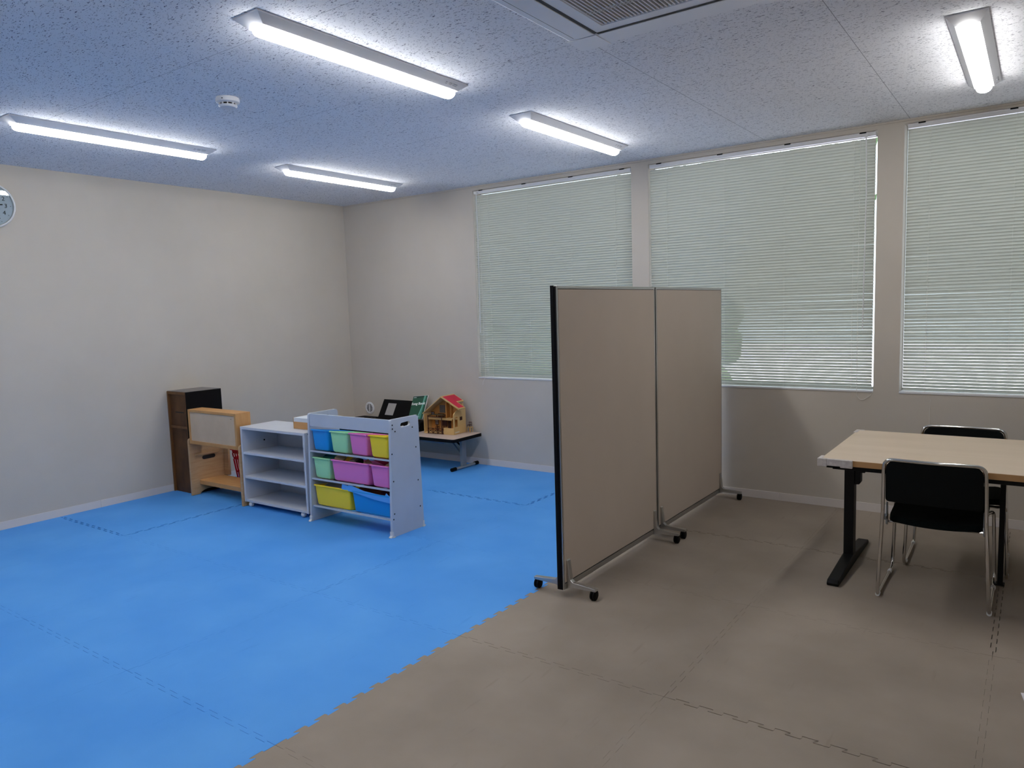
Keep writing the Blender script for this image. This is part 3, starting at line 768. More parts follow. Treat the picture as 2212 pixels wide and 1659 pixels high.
# ------------------------------------------------------------ red basket behind the stand
M_red = mat('red_plastic', srgb(196,20,40), 0.35)
def basket():
    t = thing('basket', 'red plastic basket with slotted sides seen behind the wooden play stand', 'basket', (0.565, -1.645, 0.0006))
    b = B(); W0, W1, D0, D1, H = 0.15, 0.19, 0.095, 0.125, 0.335
    def at(u, v, face):   # u along the side, v height
        w_ = W0+(W1-W0)*v; d_ = D0+(D1-D0)*v
        return {0: (u*w_, -d_, v*H), 1: (u*w_, d_, v*H), 2: (-w_, u*d_, v*H), 3: (w_, u*d_, v*H)}[face]
    for face in range(4):
        nu = 12
        def quad(u0, u1, v0, v1):
            b.faces.new([b.verts.new(at(*p, face)) for p in ((u0,v0),(u1,v0),(u1,v1),(u0,v1))])
        quad(-1, 1, 0, 0.08); quad(-1, 1, 0.74, 0.80); quad(-1, 1, 0.90, 1.0)
        for k in range(nu):
            u = -1+2*k/(nu-1)*0.96+0.04*2*k/(nu-1); quad(u-0.045, u+0.045, 0.80, 0.90); quad(u-0.06, u+0.06, 0.08, 0.74)
        quad(-1, 1, 0.40, 0.44)
    b.faces.new([b.verts.new(p) for p in ((-W0,-D0,0),(W0,-D0,0),(W0,D0,0),(-W0,D0,0))])
    obj('body', b, M_red, t, solid=0.003)
    b = B(); bx(b, -W1-0.012, W1+0.012, -D1-0.012, -D1+0.002, H-0.006, H+0.004); bx(b, -W1-0.012, W1+0.012, D1-0.002, D1+0.012, H-0.006, H+0.004)
    bx(b, -W1-0.012, -W1+0.002, -D1, D1, H-0.006, H+0.004); bx(b, W1-0.002, W1+0.012, -D1, D1, H-0.006, H+0.004); obj('rim', b, M_red, t, bevel=0.002)
    b = B(); prism(b, [(-0.13,-0.08),(0.13,-0.08),(0.13,0.08),(-0.13,0.08)], 'z', 0.004, 0.20); obj('contents', b, mat('dark_contents', (0.02,0.008,0.008,1), 0.8), t, bevel=0.02)
basket()

# ------------------------------------------------------------ white bookshelf on casters
M_lam = vary(mat('white_laminate', srgb(206,210,218), 0.45), srgb(203,207,215), srgb(209,213,221), (3,3,3))
M_dot = M_slot
t = thing('bookshelf', 'empty low white bookshelf with three tiers on small casters', 'bookshelf', (1.043, -2.125, 0), radians(0.6))
W, D, H, z0 = 0.755, 0.335, 0.634, 0.040; th = 0.020
for xx in (0, W-th):
    b = B(); bx(b, xx, xx+th, 0, D, z0, H-th); sd = obj('side_panel', b, M_lam, t, bevel=0.001)
    b = B()
    if xx > 0:
        for zz in (H-0.012, 0.426, 0.238, 0.06): cyl(b, (W, 0.035, zz), 0.006, 0.0012, 'x', 12); 
    else:
        cyl(b, (th, 0.20, 0.50), 0.007, 0.002, 'x', 12)
    obj('screw_cap', b, M_dot, sd)
b = B(); bx(b, 0, W, 0, D, H-th+0.0003, H); obj('top_board', b, M_lam, t, bevel=0.001)
for zz in (z0+0.0003, 0.228, 0.418):
    b = B(); bx(b, th+0.0003, W-th-0.0003, 0.004, D-0.010, zz, zz+0.018); obj('shelf', b, M_lam, t, bevel=0.001)
b = B(); bx(b, th+0.0003, W-th-0.0003, D-0.009, D-0.004, z0, H-th); obj('back_panel', b, M_lam, t)
for xx in (0.050, W-0.085):
    for yy in (0.024, D-0.045):
        b = B(); lathe(b, [(0,-0.018),(0.010,-0.018),(0.018,-0.010),(0.0195,0),(0.018,0.010),(0.010,0.018),(0,0.018)], c=(xx, yy, 0.0198), axis='x', seg=20)
        cyl(b, (xx, yy, 0.02), 0.006, 0.0202, 'z', 10); obj('caster', b, M_white, t, smooth=True)

# box of craft paper on the bookshelf
t = thing('storage_box', 'small tan box with white lid on top of the white bookshelf', 'box', (1.535, -1.998, 0.6346), radians(1))
b = B(); bx(b, 0, 0.23, 0, 0.15, 0, 0.052); obj('body', b, mat('tan_card', srgb(196,150,98), 0.7), t, bevel=0.001)
b = B(); bx(b, 0.003, 0.23, -0.0006, 0.15, 0.0525, 0.083); obj('lid', b, mat('white_card', srgb(214,222,230), 0.6), t, bevel=0.001)
b = B(); bx(b, -0.001, 0.003, -0.001, 0.151, 0.0, 0.083); obj('end_strip', b, mat('ochre_card', srgb(176,130,70), 0.7), t)

# ------------------------------------------------------------ toy rack with bins
M_rack = vary(mat('grey_white_rack', srgb(192,200,212), 0.5), srgb(189,197,209), srgb(195,203,215), (3,3,3))
RK = thing('toy_rack', 'slanted white toy storage rack holding coloured bins', 'toy rack', (1.838, -2.138, 0), radians(0.6))
W = 0.815; th = 0.018; DB = 0.312; H = 0.782
def rack_side(xx):
    b = B()
    outer = fillet([(0.0,0.0006,0),(DB,0.0006,0),(DB-0.016,H,0),(0.028,H,0)], [0,0,0.028,0.020], 5, closed=True)
    outer = [(p.x, p.y) for p in outer]
    # hand hole near the top (bridge the ring by building an outline with a slit)
    hc = (0.168, 0.735); hl, hr = 0.032, 0.0155
    hole = [(hc[0]+hl*sx+hr*cos(a), hc[1]+0.05*hl*sx+hr*sin(a)) for sx, aa in ((1, range(-4, 5)), (-1, range(4, 13))) for a in [q*pi/8 for q in aa]]
    top = max(range(len(hole)), key=lambda i: hole[i][1] - abs(hole[i][0]-hc[0])*0.001)
    hole = hole[top:]+hole[:top]
    # find outer top edge crossing
    k = max(range(len(outer)), key=lambda i: (outer[i][1] > H-1e-4, outer[i][0]))
    # outer goes front-bottom, back-bottom, back-top arc, front-top arc
    idx = [i for i in range(len(outer)) if outer[i][1] > H-1e-4]
    i0 = idx[0]
    cutx = hole[0][0]
    ring = outer[:i0+1] + [(cutx+0.0001, H)] + [(hole[0][0]+0.0001, hole[0][1])] + list(reversed(hole[1:])) + [(hole[0][0]-0.0001, hole[0][1])] + [(cutx-0.0001, H)] + outer[i0+1:]
    prism(b, ring, 'x', xx, xx+th)
    return obj('side_panel', b, M_rack, RK)
for xx in (0, W-th):
    sd = rack_side(xx)
    b = B(); s = 1 if xx > 0 else -1
    for (yy, zz) in ((0.045,0.745),(0.045,0.720),(0.068,0.700),(0.235,0.705),(0.262,0.565),(0.030,0.555),(0.270,0.335),(0.033,0.372),(0.028,0.155),(0.280,0.150),(0.018,0.12)):
        cyl(b, ((xx+th) if s > 0 else xx-0.001, yy, zz), 0.0055, 0.001, 'x', 10)
    obj('screw_cap', b, M_dot, sd)
    for yy in (0.0, DB):
        b = B(); q = -1 if yy == 0 else 1
        bx(b, xx-0.003, xx+th+0.003, min(yy-q*0.012, yy+q*0.003), max(yy-q*0.012, yy+q*0.003), 0.0012, 0.040)
        prism(b, [(yy-q*0.012, 0.0004), (yy+q*0.016, 0.0004), (yy+q*0.016, 0.004), (yy+q*0.003, 0.014), (yy-q*0.012, 0.014)], 'x', xx-0.003, xx+th+0.003)
        bx(b, xx-0.010 if xx == 0 else xx+th, xx if xx == 0 else xx+th+0.010, min(yy, yy-q*0.02), max(yy, yy-q*0.02), 0.0004, 0.005)
        obj('foot_cap', b, M_white, sd, bevel=0.0015)
b = B(); bx(b, th+0.0003, W-th-0.0003, 0.030, 0.044, 0.692, 0.780); obj('front_board', b, M_rack, RK, bevel=0.001)
TIERS = [0.520, 0.319, 0.119]
for zi in TIERS:
    b = B(); yf = 0.026+0.0*zi
    prism(b, [(0.020, zi-0.014), (0.046, zi-0.016), (0.046, zi-0.007), (0.020, zi-0.001)], 'x', th+0.0003, W-th-0.0003)
    prism(b, [(0.200, zi-0.050), (0.225, zi-0.052), (0.225, zi-0.041), (0.200, zi-0.036)], 'x', th+0.0003, W-th-0.0003)
    for k in range(5):
        if k in (0, 2, 4):
            xk = th+0.02+k*(W-2*th-0.06)/4; prism(b, [(0.046, zi-0.016),(0.200, zi-0.046),(0.200, zi-0.036),(0.046, zi-0.009)], 'x', xk, xk+0.02)
    obj('shelf_rail', b, M_rack, RK, bevel=0.0008)
def plastic(n, c): return mat(n, c, 0.38, spec=0.45)
P_blue = plastic('bin_blue', srgb(26,152,230)); P_green = plastic('bin_green', srgb(170,235,178)); P_pink = plastic('bin_pink', srgb(236,128,198)); P_yel = plastic('bin_yellow', srgb(255,224,48))
def bin_(x0, wd, zi, m, label, sticker=False):
    wt = RK.matrix_basis
    M = Matrix.Translation(RK.location) @ Matrix.Rotation(radians(0.6), 4, 'Z')
    tilt = radians(-10)
    loc = M @ Vector((x0+wd/2, 0.0165, zi+0.0025))
    t = bpy.data.objects.new('storage_bin', None); COL.objects.link(t); t.location = loc
    t.rotation_euler = Euler((tilt, 0, radians(0.6)), 'XYZ')
    tag(t, label, 'storage bin', 'coloured bins on the toy rack')
    hb = wd/2-0.022; ht = wd/2-0.006; D = 0.235; Hb = 0.148; fy = -0.004
    # front face tapers inward to the bottom
    rings = []
    def rr(h, y0, y1, z, r):
        pts = fillet([(-h,y0,z),(h,y0,z),(h,y1,z),(-h,y1,z)], r, 4, closed=True); return pts
    b = B()
    prof = [(hb-0.012, 0.034, D-0.024, 0.000), (hb-0.003, 0.020, D-0.014, 0.007), (hb, 0.016, D-0.010, 0.016), (ht-0.006, -0.012, D+0.004, Hb-0.012), (ht-0.006, -0.012, D+0.005, Hb-0.008),
            (ht+0.001, -0.022, D+0.010, Hb-0.009), (ht+0.001, -0.022, D+0.010, Hb-0.002), (ht-0.001, -0.020, D+0.008, Hb), (ht-0.008, -0.011, D+0.003, Hb), (ht-0.009, -0.009, D+0.001, Hb-0.012), (hb-0.005, 0.022, D-0.016, 0.010), (hb-0.014, 0.034, D-0.026, 0.004)]
    for h, y0, y1, z in prof: rings.append([b.verts.new(p) for p in rr(h, y0, y1, z, 0.016)])
    n = len(rings[0])
    for A, C in zip(rings, rings[1:]):
        for k in range(n): b.faces.new((A[k], A[(k+1) % n], C[(k+1) % n], C[k]))
    b.faces.new(list(reversed(rings[0]))); b.faces.new(rings[-1])
    obj('body', b, m, t, smooth=True)
    return t
x = th+0.006; sw = (W-2*th-0.012)/4
LB = [('small blue storage bin at left end of the top tier', P_blue), ('small green storage bin on the top tier beside the blue one', P_green),
      ('small pink storage bin on the top tier between green and yellow', P_pink), ('small yellow storage bin at right end of the top tier', P_yel)]
for k, (l, m_) in enumerate(LB): bin_(x+k*sw, sw, TIERS[0], m_, l)
bin_(x, sw, TIERS[1], P_green, 'small green storage bin at left end of the middle tier')
bin_(x+sw, 2*sw, TIERS[1], P_pink, 'wide pink storage bin in the centre of the middle tier')
bin_(x+3*sw, sw, TIERS[1], P_pink, 'small pink storage bin at right end of the middle tier')
bin_(x, 2*sw, TIERS[2], P_yel, 'wide yellow storage bin on the bottom tier')
bin_(x+2*sw, 2*sw, TIERS[2], P_blue, 'wide blue storage bin on the bottom tier')
# toys inside the bins
MR = Matrix.Translation(RK.location) @ Matrix.Rotation(radians(0.6), 4, 'Z')
def toy(name, label, cat, lx, ly, lz, dims, m, rot=(0,0,0), kind='box', group=None):
    b = B(); dx, dy, dz = dims
    if kind == 'box': bx(b, -dx/2, dx/2, -dy/2, dy/2, -dz/2, dz/2)
    elif kind == 'ball': bmesh.ops.create_icosphere(b, subdivisions=3, radius=dx/2)
    elif kind == 'wedge': prism(b, [(-dx/2,-dz/2),(dx/2,-dz/2),(0,dz/2)], 'y', -dy/2, dy/2)
    elif kind == 'cyl': cyl(b, (0,0,-dz/2), dx/2, dz, 'z', 20)
    o = obj(name, b, m, smooth=kind in ('ball', 'cyl'), bevel=0.003 if kind in ('box','wedge') else 0)
    o.location = MR @ Vector((lx, ly, lz+0.014)); o.rotation_euler = rot
    return tag(o, label, cat, group)
T = plastic
zm = TIERS[1]
toy('toy_block','dark teal toy block in the green middle tier bin','toy', 0.150, 0.13, zm+0.125, (0.11,0.12,0.05), T('toy_teal', srgb(20,92,84)), (0.2,0.1,0.1))
toy('toy_block','tan wooden toy block at left in the wide pink bin','toy', 0.262, 0.08, zm+0.122, (0.065,0.06,0.055), T('toy_tan', srgb(190,158,128)), (0.25,0.4,0.3))
toy('toy_cup','yellow toy cup lying in the wide pink bin','toy', 0.332, 0.10, zm+0.125, (0.055,0.055,0.07), T('toy_yellow', srgb(200,160,30)), (0.3,0.9,0), 'cyl')
toy('toy_block','grey toy block near the middle of the wide pink bin','toy', 0.400, 0.09, zm+0.120, (0.055,0.06,0.05), T('toy_grey', srgb(130,124,120)), (0.25,-0.2,0.1))
toy('toy_block','black toy block beside grey block in wide pink bin','toy', 0.452, 0.085, zm+0.120, (0.03,0.05,0.045), M_black, (0.25,0.1,0.1))
toy('toy_wedge','tan wooden wedge toy at right in the wide pink bin','toy', 0.520, 0.085, zm+0.123, (0.085,0.05,0.05), T('toy_tan', None), (0.25,0,0.1), 'wedge')
toy('toy_tray','dark magenta toy tray lying over the two pink bins','toy', 0.655, 0.13, zm+0.150, (0.16,0.09,0.012), T('toy_magenta', srgb(150,30,80)), (0.3,0.28,0.1))
toy('toy_wedge','tan wooden wedge toy in the small pink bin','toy', 0.725, 0.085, zm+0.122, (0.09,0.05,0.045), T('toy_tan', None), (0.25,0,0), 'wedge')
zb = TIERS[2]
toy('picture_book','grey picture book lying in the wide yellow bin','book', 0.20, 0.12, zb+0.122, (0.24,0.14,0.014), T('book_grey', srgb(128,124,126)), (0.25,0.03,0.05))
toy('picture_book','brown picture book under the rail above the wide blue bin','book', 0.52, 0.14, zb+0.115, (0.26,0.12,0.016), T('book_brown', srgb(120,70,40)), (0.25,0.10,0.0))
toy('toy_pouch','dark red toy pouch at right in the wide blue bin','toy', 0.70, 0.11, zb+0.118, (0.10,0.08,0.045), T('toy_maroon', srgb(80,18,38)), (0.25,0.2,0))
b = B()
prism(b, [(0.0,0.0),(0.16,-0.012),(0.32,-0.03),(0.47,-0.036),(0.47,0.0),(0.425,0.026),(0.415,0.006),(0.22,0.014),(0.10,0.034),(0.07,0.048),(0.062,0.03),(0.0,0.036)], 'y', 0, 0.004, Matrix.Rotation(radians(-8),4,'X'))
o = obj('plastic_bag', b, T('bag_blue', srgb(84,166,246))); o.location = MR @ Vector((0.325, 0.020, zb+0.150)); o.rotation_euler = (0,radians(1),radians(0.6)); tag(o, 'light blue plastic liner sticking out over the wide blue bin', 'bag')

# ------------------------------------------------------------ low folding table
M_ttop = vary(mat('pinkish_wood_laminate', srgb(214,194,184), 0.4), srgb(209,188,177), srgb(219,200,190), (1,8,8))
M_tleg = mat('grey_painted_steel', srgb(122,128,134), 0.4)
t = thing('folding_table', 'low folding table with black edged pale top along the window wall', 'table', (0.03, -0.465, 0))
W, D, ZT = 1.768, 0.43, 0.315
def rrect(x0, x1, y0, y1, r): return [(p.x, p.y) for p in fillet([(x0,y0,0),(x1,y0,0),(x1,y1,0),(x0,y1,0)], r, 5, closed=True)]
b = B(); prism(b, rrect(0.006, W-0.006, 0.006, D-0.006, 0.028), 'z', ZT-0.010, ZT); obj('tabletop', b, M_ttop, t)
b = B(); prism(b, rrect(0, W, 0, D, 0.032), 'z', ZT-0.032, ZT-0.0015); obj('edge_bumper', b, M_black, t, bevel=0.006, bseg=3)
b = B(); bx(b, 0.12, W-0.16, 0.055, 0.075, ZT-0.058, ZT-0.0325); bx(b, 0.12, W-0.16, D-0.075, D-0.055, ZT-0.058, ZT-0.0325); obj('under_rail', b, M_tleg, t, bevel=0.002)
for xx in (0.10, 1.685):
    s = 1 if xx < 1 else -1
    b = B(); bx(b, xx-0.014, xx+0.014, 0.20, 0.262, 0.028, ZT-0.033)
    lg = obj('leg', b, M_tleg, t, bevel=0.003)
    b = B(); tube(b, [(xx, 0.075, 0.016), (xx, 0.43, 0.016)], 0.0135, 12); obj('foot_bar', b, M_greym, lg, smooth=True)
    for ya, yb in ((0.055, 0.115), (0.395, 0.445)):
        b = B(); tube(b, [(xx, ya, 0.0178), (xx, ya+0.008, 0.0178), (xx, yb-0.008, 0.0178), (xx, yb, 0.0178)], 0.0172, 14); obj('foot_cap', b, M_black, lg, smooth=True)
    b = B(); tube(b, [(xx+s*0.012, 0.23, 0.13), (xx+s*0.16, 0.23, ZT-0.040)], 0.007, 8); obj('brace', b, M_tleg, lg, smooth=True)
    b = B(); tube(b, [(xx+s*0.005, 0.245, 0.19), (xx+s*0.12, 0.245, ZT-0.045)], 0.009, 8); bx(b, xx+s*0.14-0.03, xx+s*0.14+0.03, 0.20, 0.27, ZT-0.055, ZT-0.033); obj('fold_lock', b, M_black, lg)

# ------------------------------------------------------------ electronic keyboard with stand and song book
t = thing('electronic_keyboard', 'black electronic keyboard with music rest on the low folding table', 'keyboard', (0.27, -0.40, ZT+0.0006))
b = B(); prism(b, [(0,0.0),(0.30,0.0),(0.30,0.085),(0.16,0.090),(0.145,0.052),(0.0,0.045)], 'x', 0, 0.93); bd = obj('body', b, M_black, t, bevel=0.006)
b = B()
for k in range(36): bx(b, 0.03+k*0.0242, 0.03+k*0.0242+0.0232, 0.008, 0.135, 0.0535, 0.058)
obj('white_keys', b, M_white, t, bevel=0.0005)
b = B()
for k in range(36):
    if k % 7 in (0,1,3,4,5): bx(b, 0.03+(k+1)*0.0242-0.006, 0.03+(k+1)*0.0242+0.006, 0.055, 0.135, 0.058, 0.066)
obj('black_keys', b, M_black, t)
b = B(); Mr = Matrix.Translation((0.315, 0.185, 0.088)) @ Matrix.Rotation(radians(-30), 4, 'X')
for q in ((0,0.08,0,0.215),(0.195,0.43,0,0.215),(0.08,0.195,0,0.045),(0.08,0.195,0.175,0.215)): bx(b, q[0], q[1], -0.002, 0.002, q[2], q[3], Mr)
bx(b, -0.01, 0.44, -0.02, 0.004, -0.006, 0.008, Mr)
mr = obj('music_rest', b, M_black, t)
M_clear = mat('grey_clear_sheet', srgb(168,164,158), 0.3)
b = B(); bx(b, 0.08, 0.195, -0.0008, 0.0008, 0.045, 0.175, Mr); obj('window_sheet', b, M_clear, mr)
b = B(); 
for k in range(8): bx(b, 0.10+k*0.06, 0.125+k*0.06, 0.175, 0.182, 0.0895, 0.0905)
obj('control_buttons', b, mat('button_grey', srgb(70,70,74), 0.5), t)

M_green = mat('green_cover', srgb(36,88,66), 0.35)
t = thing('song_book', 'green song book leaning on the keyboard music rest', 'book')
bw, bh, bt = 0.178, 0.262, 0.007
Mb = Matrix.Translation((1.015, -0.225, 0.4165)) @ Matrix.Rotation(radians(4), 4, 'Z') @ Matrix.Rotation(radians(-33), 4, 'X') @ Matrix.Rotation(radians(-6), 4, 'Y')
t.matrix_world = Mb
b = B(); bx(b, 0, bw, 0.0005, bt-0.0005, 0, bh); obj('pages', b, mat('paper_white', None, 0.7), t)
b = B(); bx(b, 0, bw-0.003, -0.0004, 0.0003, 0.0, bh-0.003)
N_ = None
cv = obj('cover', b, M_green, t)
for k, (c1, x0, x1, x2, x3) in enumerate([(srgb(70,140,120), 0.125, 0.150, 0.165, 0.150), (srgb(110,176,160), 0.100, 0.112, 0.158, 0.150), (srgb(22,60,50), 0.0, 0.03, 0.0, 0.0)]):
    b = B()
    if k < 2: prism(b, [(x0,0.004),(x1,0.004),(x2-0.015,0.13),(x2-0.005,bh-0.006),(x3-0.015,bh-0.006),(x3-0.02,0.13)], 'y', -0.0012-0.0003*k, -0.0006)
    else: prism(b, [(0.004,bh-0.006),(bw-0.008,bh-0.006),(bw-0.008,bh-0.018),(0.004,bh-0.026)], 'y', -0.0010, -0.0006)
    obj('cover_artwork', b, mat('cover_tone_%s' % 'abc'[k], c1, 0.4), cv)
M_pw = mat('print_white', srgb(232,240,236), 0.5)
text('cover_title', 'Song Book', 0.0375, M_pw, cv, (0.083, -0.0022, 0.172), (pi/2, 0, 0), ext=0.0008, off=0.0011)
b = B()
bx(b, 0.012, 0.044, -0.003, -0.0016, bh-0.022, bh-0.016)
for (xa, xb, z) in ((0.06,0.095,0.048),(0.06,0.095,0.040),(0.022,0.13,0.028),(0.045,0.125,0.018),(0.05,0.115,0.009)): bx(b, xa, xb, -0.003, -0.0016, z, z+0.0035)
obj('small_print', b, M_pw, cv)

# ------------------------------------------------------------ doll house
M_hw = wood('dollhouse_wood', srgb(222,186,126), srgb(212,174,112), (8,8,3), 0.5)
M_hin = mat('dollhouse_interior', srgb(214,150,78), 0.6)
M_dk = mat('dollhouse_dark_wood', srgb(70,34,24), 0.6)
M_rf = mat('dollhouse_red_roof', srgb(206,36,66), 0.6)
M_dg = mat('dollhouse_grey_panel', srgb(120,110,102), 0.6)
t = thing('dollhouse', 'wooden dollhouse with red roof on the low folding table', 'dollhouse', (1.290, -0.293, ZT+0.0008), radians(4.5))
Wd, Dp = 0.352, 0.20; tk = 0.007
b = B(); bx(b, 0, Wd, 0, Dp, 0, 0.010); obj('base_board', b, M_hw, t, bevel=0.001)
b = B(); bx(b, 0, tk, 0, Dp, 0.0103, 0.186); obj('side_wall', b, M_hw, t, bevel=0.0008)
# right wall with openings, front top corner cut away
b = B(); x0, x1 = Wd-tk, Wd
bx(b, x0, x1, 0, 0.018, 0.0103, 0.190); bx(b, x0, x1, 0.018, 0.070, 0.0103, 0.070); bx(b, x0, x1, 0.018, 0.070, 0.165, 0.200)
bx(b, x0, x1, 0.070, 0.100, 0.0103, 0.225); bx(b, x0, x1, 0.100, 0.140, 0.0103, 0.125); bx(b, x0, x1, 0.100, 0.140, 0.160, 0.232); bx(b, x0, x1, 0.140, Dp, 0.0103, 0.232)
prism(b, [(0,0.190),(0.018,0.190),(0.018,0.205)], 'x', x0, x1); prism(b, [(0.018,0.200),(0.070,0.200),(0.070,0.232),(0.018,0.205)], 'x', x0, x1)
sw_ = obj('side_wall', b, M_hw, t)
b = B()
for (ya, yb, za, zb_) in ((0.100,0.140,0.125,0.160),):
    f = 0.005; bx(b, x0-0.001, x1+0.001, ya, ya+f, za, zb_); bx(b, x0-0.001, x1+0.001, yb-f, yb, za, zb_); bx(b, x0-0.001, x1+0.001, ya+f, yb-f, za, za+f); bx(b, x0-0.001, x1+0.001, ya+f, yb-f, zb_-f, zb_)
    bx(b, x0, x1, (ya+yb)/2-0.0015, (ya+yb)/2+0.0015, za, zb_); bx(b, x0, x1, ya, yb, (za+zb_)/2-0.0015, (za+zb_)/2+0.0015)
obj('window_frame', b, M_dk, sw_)
# gable back wall
ax, az = 0.212, 0.352
ex, ez = 0.418, 0.240; mxr, mzr = ax+(ex-ax)*0.56, az+(ez-az)*0.56
b = B(); BY = 0.122
prism(b, [(tk,0.0103),(Wd-tk,0.0103),(Wd-tk,0.228),(mxr-0.002,0.228),(mxr-0.002,mzr-0.002),(ax,az-0.001),(tk,0.1975)], 'y', BY-tk, BY); bw_ = obj('back_wall', b, M_hin, t)
b = B(); bx(b, 0.112, 0.176, BY-tk-0.004, BY-tk-0.0005, 0.188, 0.262); obj('doorway', b, M_dg, bw_)
def wf(xa, xb, za, zb_):
    b = B(); y0, y1 = BY-tk-0.005, BY-tk-0.0005; f = 0.005
    bx(b, xa, xa+f, y0, y1, za, zb_); bx(b, xb-f, xb, y0, y1, za, zb_); bx(b, xa, xb, y0, y1, za, za+f); bx(b, xa, xb, y0, y1, zb_-f, zb_)
    bx(b, (xa+xb)/2-0.002, (xa+xb)/2+0.002, y0, y1, za, zb_); bx(b, xa, xb, y0, y1, (za+zb_)/2-0.002, (za+zb_)/2+0.002)
    o = obj('window_frame', b, M_dk, bw_)
    b = B(); bx(b, xa+f, xb-f, y1-0.002, y1-0.0005, za+f, zb_-f); obj('window_pane', b, M_white, o)
wf(0.010, 0.046, 0.160, 0.193); wf(0.053, 0.092, 0.068, 0.122)
b = B(); bx(b, 0.138, 0.198, BY-tk-0.006, BY-tk-0.0005, 0.060, 0.120); bx(b, 0.206, 0.240, BY-tk-0.006, BY-tk-0.0005, 0.025, 0.132); obj('dark_door', b, M_dk, bw_)
b = B(); bx(b, tk+0.0003, Wd-tk-0.0003, 0.045, BY-tk-0.0003, 0.140, 0.148); bx(b, tk+0.0003, 0.30, 0.043, 0.047, 0.128, 0.148); obj('upper_floor', b, M_hw, t)
b = B(); bx(b, 0.218, 0.224, 0.07, BY-tk-0.001, 0.1485, 0.335); bx(b, 0.262, 0.268, 0.08, BY-tk-0.001, 0.1485, 0.31); bx(b, 0.222, 0.229, 0.058, 0.065, 0.1485, 0.335); obj('inner_wall', b, M_hin, t)
# balcony railing upstairs
b = B()
for k in range(7): bx(b, 0.106+k*0.0105, 0.109+k*0.0105, 0.095, 0.098, 0.150, 0.180)
bx(b, 0.102, 0.176, 0.094, 0.099, 0.178, 0.183); bx(b, 0.102, 0.176, 0.094, 0.099, 0.1485, 0.153); obj('balcony_railing', b, M_dk, t)
# roofs
def slope(name, pts2, ya, yb, m, parent, th=0.007, lift=0.0):
    b = B(); (xa, za), (xb, zb_) = pts2
    d = Vector((xb-xa, zb_-za)).normalized(); n = Vector((-d.y, d.x))
    if n.y < 0: n = -n
    P = [(xa+n.x*lift, za+n.y*lift), (xb+n.x*lift, zb_+n.y*lift), (xb+n.x*(lift+th), zb_+n.y*(lift+th)), (xa+n.x*(lift+th), za+n.y*(lift+th))]
    prism(b, P, 'y', ya, yb); return obj(name, b, m, parent)
slope('roof_slope', [(-0.010, 0.186), (ax, az)], 0.0, Dp+0.004, M_hw, t)
rs = slope('roof_slope', [(ax, az), (ex, ez)], -0.004, 0.100, M_hw, t, 0.014)
r2 = slope('roof_slope', [(ax, az), (mxr, mzr)], 0.1003, Dp+0.004, M_hw, t, 0.014)
def lerp(t_): return (ax+(ex-ax)*t_, az+(ez-az)*t_)
slope('red_roof_panel', [lerp(0.06), lerp(0.94)], 0.004, 0.090, M_rf, rs, 0.0012, 0.0142)
slope('red_roof_panel', [lerp(0.06), lerp(0.50)], 0.0903, Dp-0.006, M_rf, r2, 0.0012, 0.0142)
b = B(); bx(b, 0.305, 0.33, Dp-0.03, Dp, 0.2325, 0.276); obj('dormer_post', b, M_hw, t)
# low front wall
b = B(); bx(b, 0.232, Wd-tk-0.0003, -0.0, 0.008, 0.0103, 0.062); bx(b, 0.232, 0.240, 0.008, 0.05, 0.0103, 0.062); obj('low_front_wall', b, M_hw, t, bevel=0.0005)
# pergola of dark sticks and crossed fence in front
b = B()
for xx, yy in ((0.052,-0.002),(0.214,-0.002),(0.100,0.075),(0.214,0.075)): bx(b, xx-0.003, xx+0.003, yy-0.003, yy+0.003, 0.0005 if yy < 0 else 0.0103, 0.176)
bx(b, 0.048, 0.218, -0.005, 0.001, 0.160, 0.166); bx(b, 0.095, 0.218, 0.072, 0.078, 0.172, 0.178); bx(b, 0.049, 0.055, -0.002, 0.078, 0.166, 0.172); bx(b, 0.211, 0.217, -0.002, 0.078, 0.166, 0.172)
pg = obj('pergola', b, M_dk, t)
b = B(); prism(b, [(0.06,0.004),(0.21,0.004),(0.21,0.07),(0.10,0.07)], 'z', 0.1785, 0.181); obj('pergola_roof', b, mat('dollhouse_olive', srgb(84,70,44), 0.7), pg)
b = B(); z0, z1 = 0.010, 0.056
bx(b, 0.049, 0.235, -0.009, -0.004, z1-0.004, z1); bx(b, 0.049, 0.235, -0.009, -0.004, z0-0.006, z0-0.002)
for k in range(3):
    xa = 0.055+k*0.058; xb = xa+0.054
    for s in (0, 1):
        za, zb_ = (z0, z1-0.004) if s else (z1-0.004, z0)
        tube(b, [(xa, -0.0065, za), (xb, -0.0065, zb_)], 0.0026, 6)
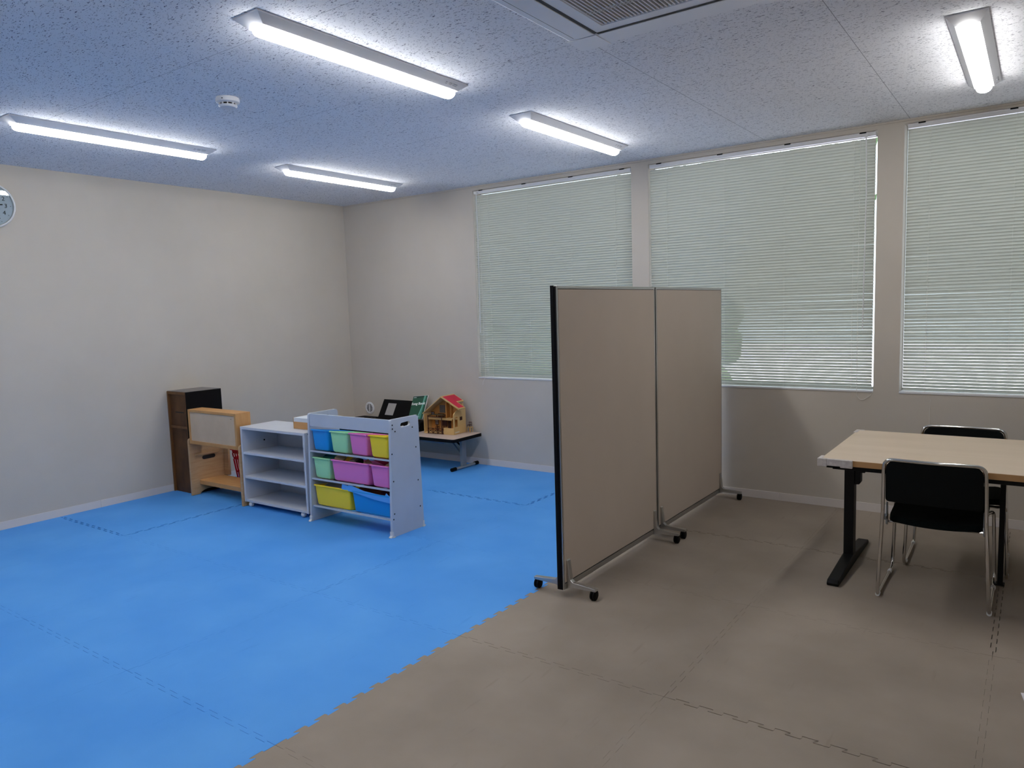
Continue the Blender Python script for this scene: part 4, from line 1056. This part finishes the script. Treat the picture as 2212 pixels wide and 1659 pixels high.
for k in range(4): bx(b, 0.050+k*0.058, 0.055+k*0.058, -0.009, -0.004, 0.001, z1)
obj('crossed_fence', b, M_dk, t)
b = B()
for (x_, y_) in ((0.075,0.080),(0.10,0.080),(0.075,0.10),(0.10,0.10),(0.15,0.080),(0.175,0.080),(0.15,0.10),(0.175,0.10)): bx(b, x_, x_+0.003, y_, y_+0.003, 0.0105, 0.055)
for x_ in (0.073, 0.148):
    bx(b, x_, x_+0.032, 0.078, 0.105, 0.032, 0.035); bx(b, x_, x_+0.032, 0.102, 0.105, 0.050, 0.056)
obj('toy_chairs', b, M_dk, t)
b = B(); bx(b, Wd+0.0005, Wd+0.0013, 0.015, 0.085, 0.014, 0.026); obj('name_sticker', b, mat('sticker_pale', srgb(214,204,178), 0.6), sw_)

t = thing('miniature_table', 'tiny wooden table behind the right side of the dollhouse', 'toy table', (1.642, -0.078, ZT+0.0008))
b = B(); bx(b, 0, 0.044, 0, 0.04, 0.046, 0.051); obj('tabletop', b, M_hw, t)
for (x_, y_) in ((0,0),(0.038,0),(0,0.034),(0.038,0.034)):
    b = B(); bx(b, x_, x_+0.006, y_, y_+0.006, 0, 0.0457); obj('leg', b, M_hw, t)
t = thing('miniature_chair', 'tiny dark chair standing on the miniature table', 'toy chair', (1.646, -0.073, ZT+0.0521))
b = B(); bx(b, 0, 0.034, 0, 0.028, 0.016, 0.019); obj('seat', b, M_dk, t)
for (x_, y_, h_) in ((0,0,0.0157),(0.031,0,0.0157),(0,0.025,0.044),(0.031,0.025,0.044)):
    b = B(); bx(b, x_, x_+0.003, y_, y_+0.003, 0, h_ if h_ < 0.02 else 0.0157); obj('leg', b, M_dk, t)
b = B(); bx(b, 0, 0.003, 0.0255, 0.0285, 0.0193, 0.045); bx(b, 0.031, 0.034, 0.0255, 0.0285, 0.0193, 0.045); bx(b, 0.0155, 0.0185, 0.0255, 0.0285, 0.0193, 0.045); bx(b, 0, 0.034, 0.0255, 0.0285, 0.040, 0.045); obj('backrest', b, M_dk, t)
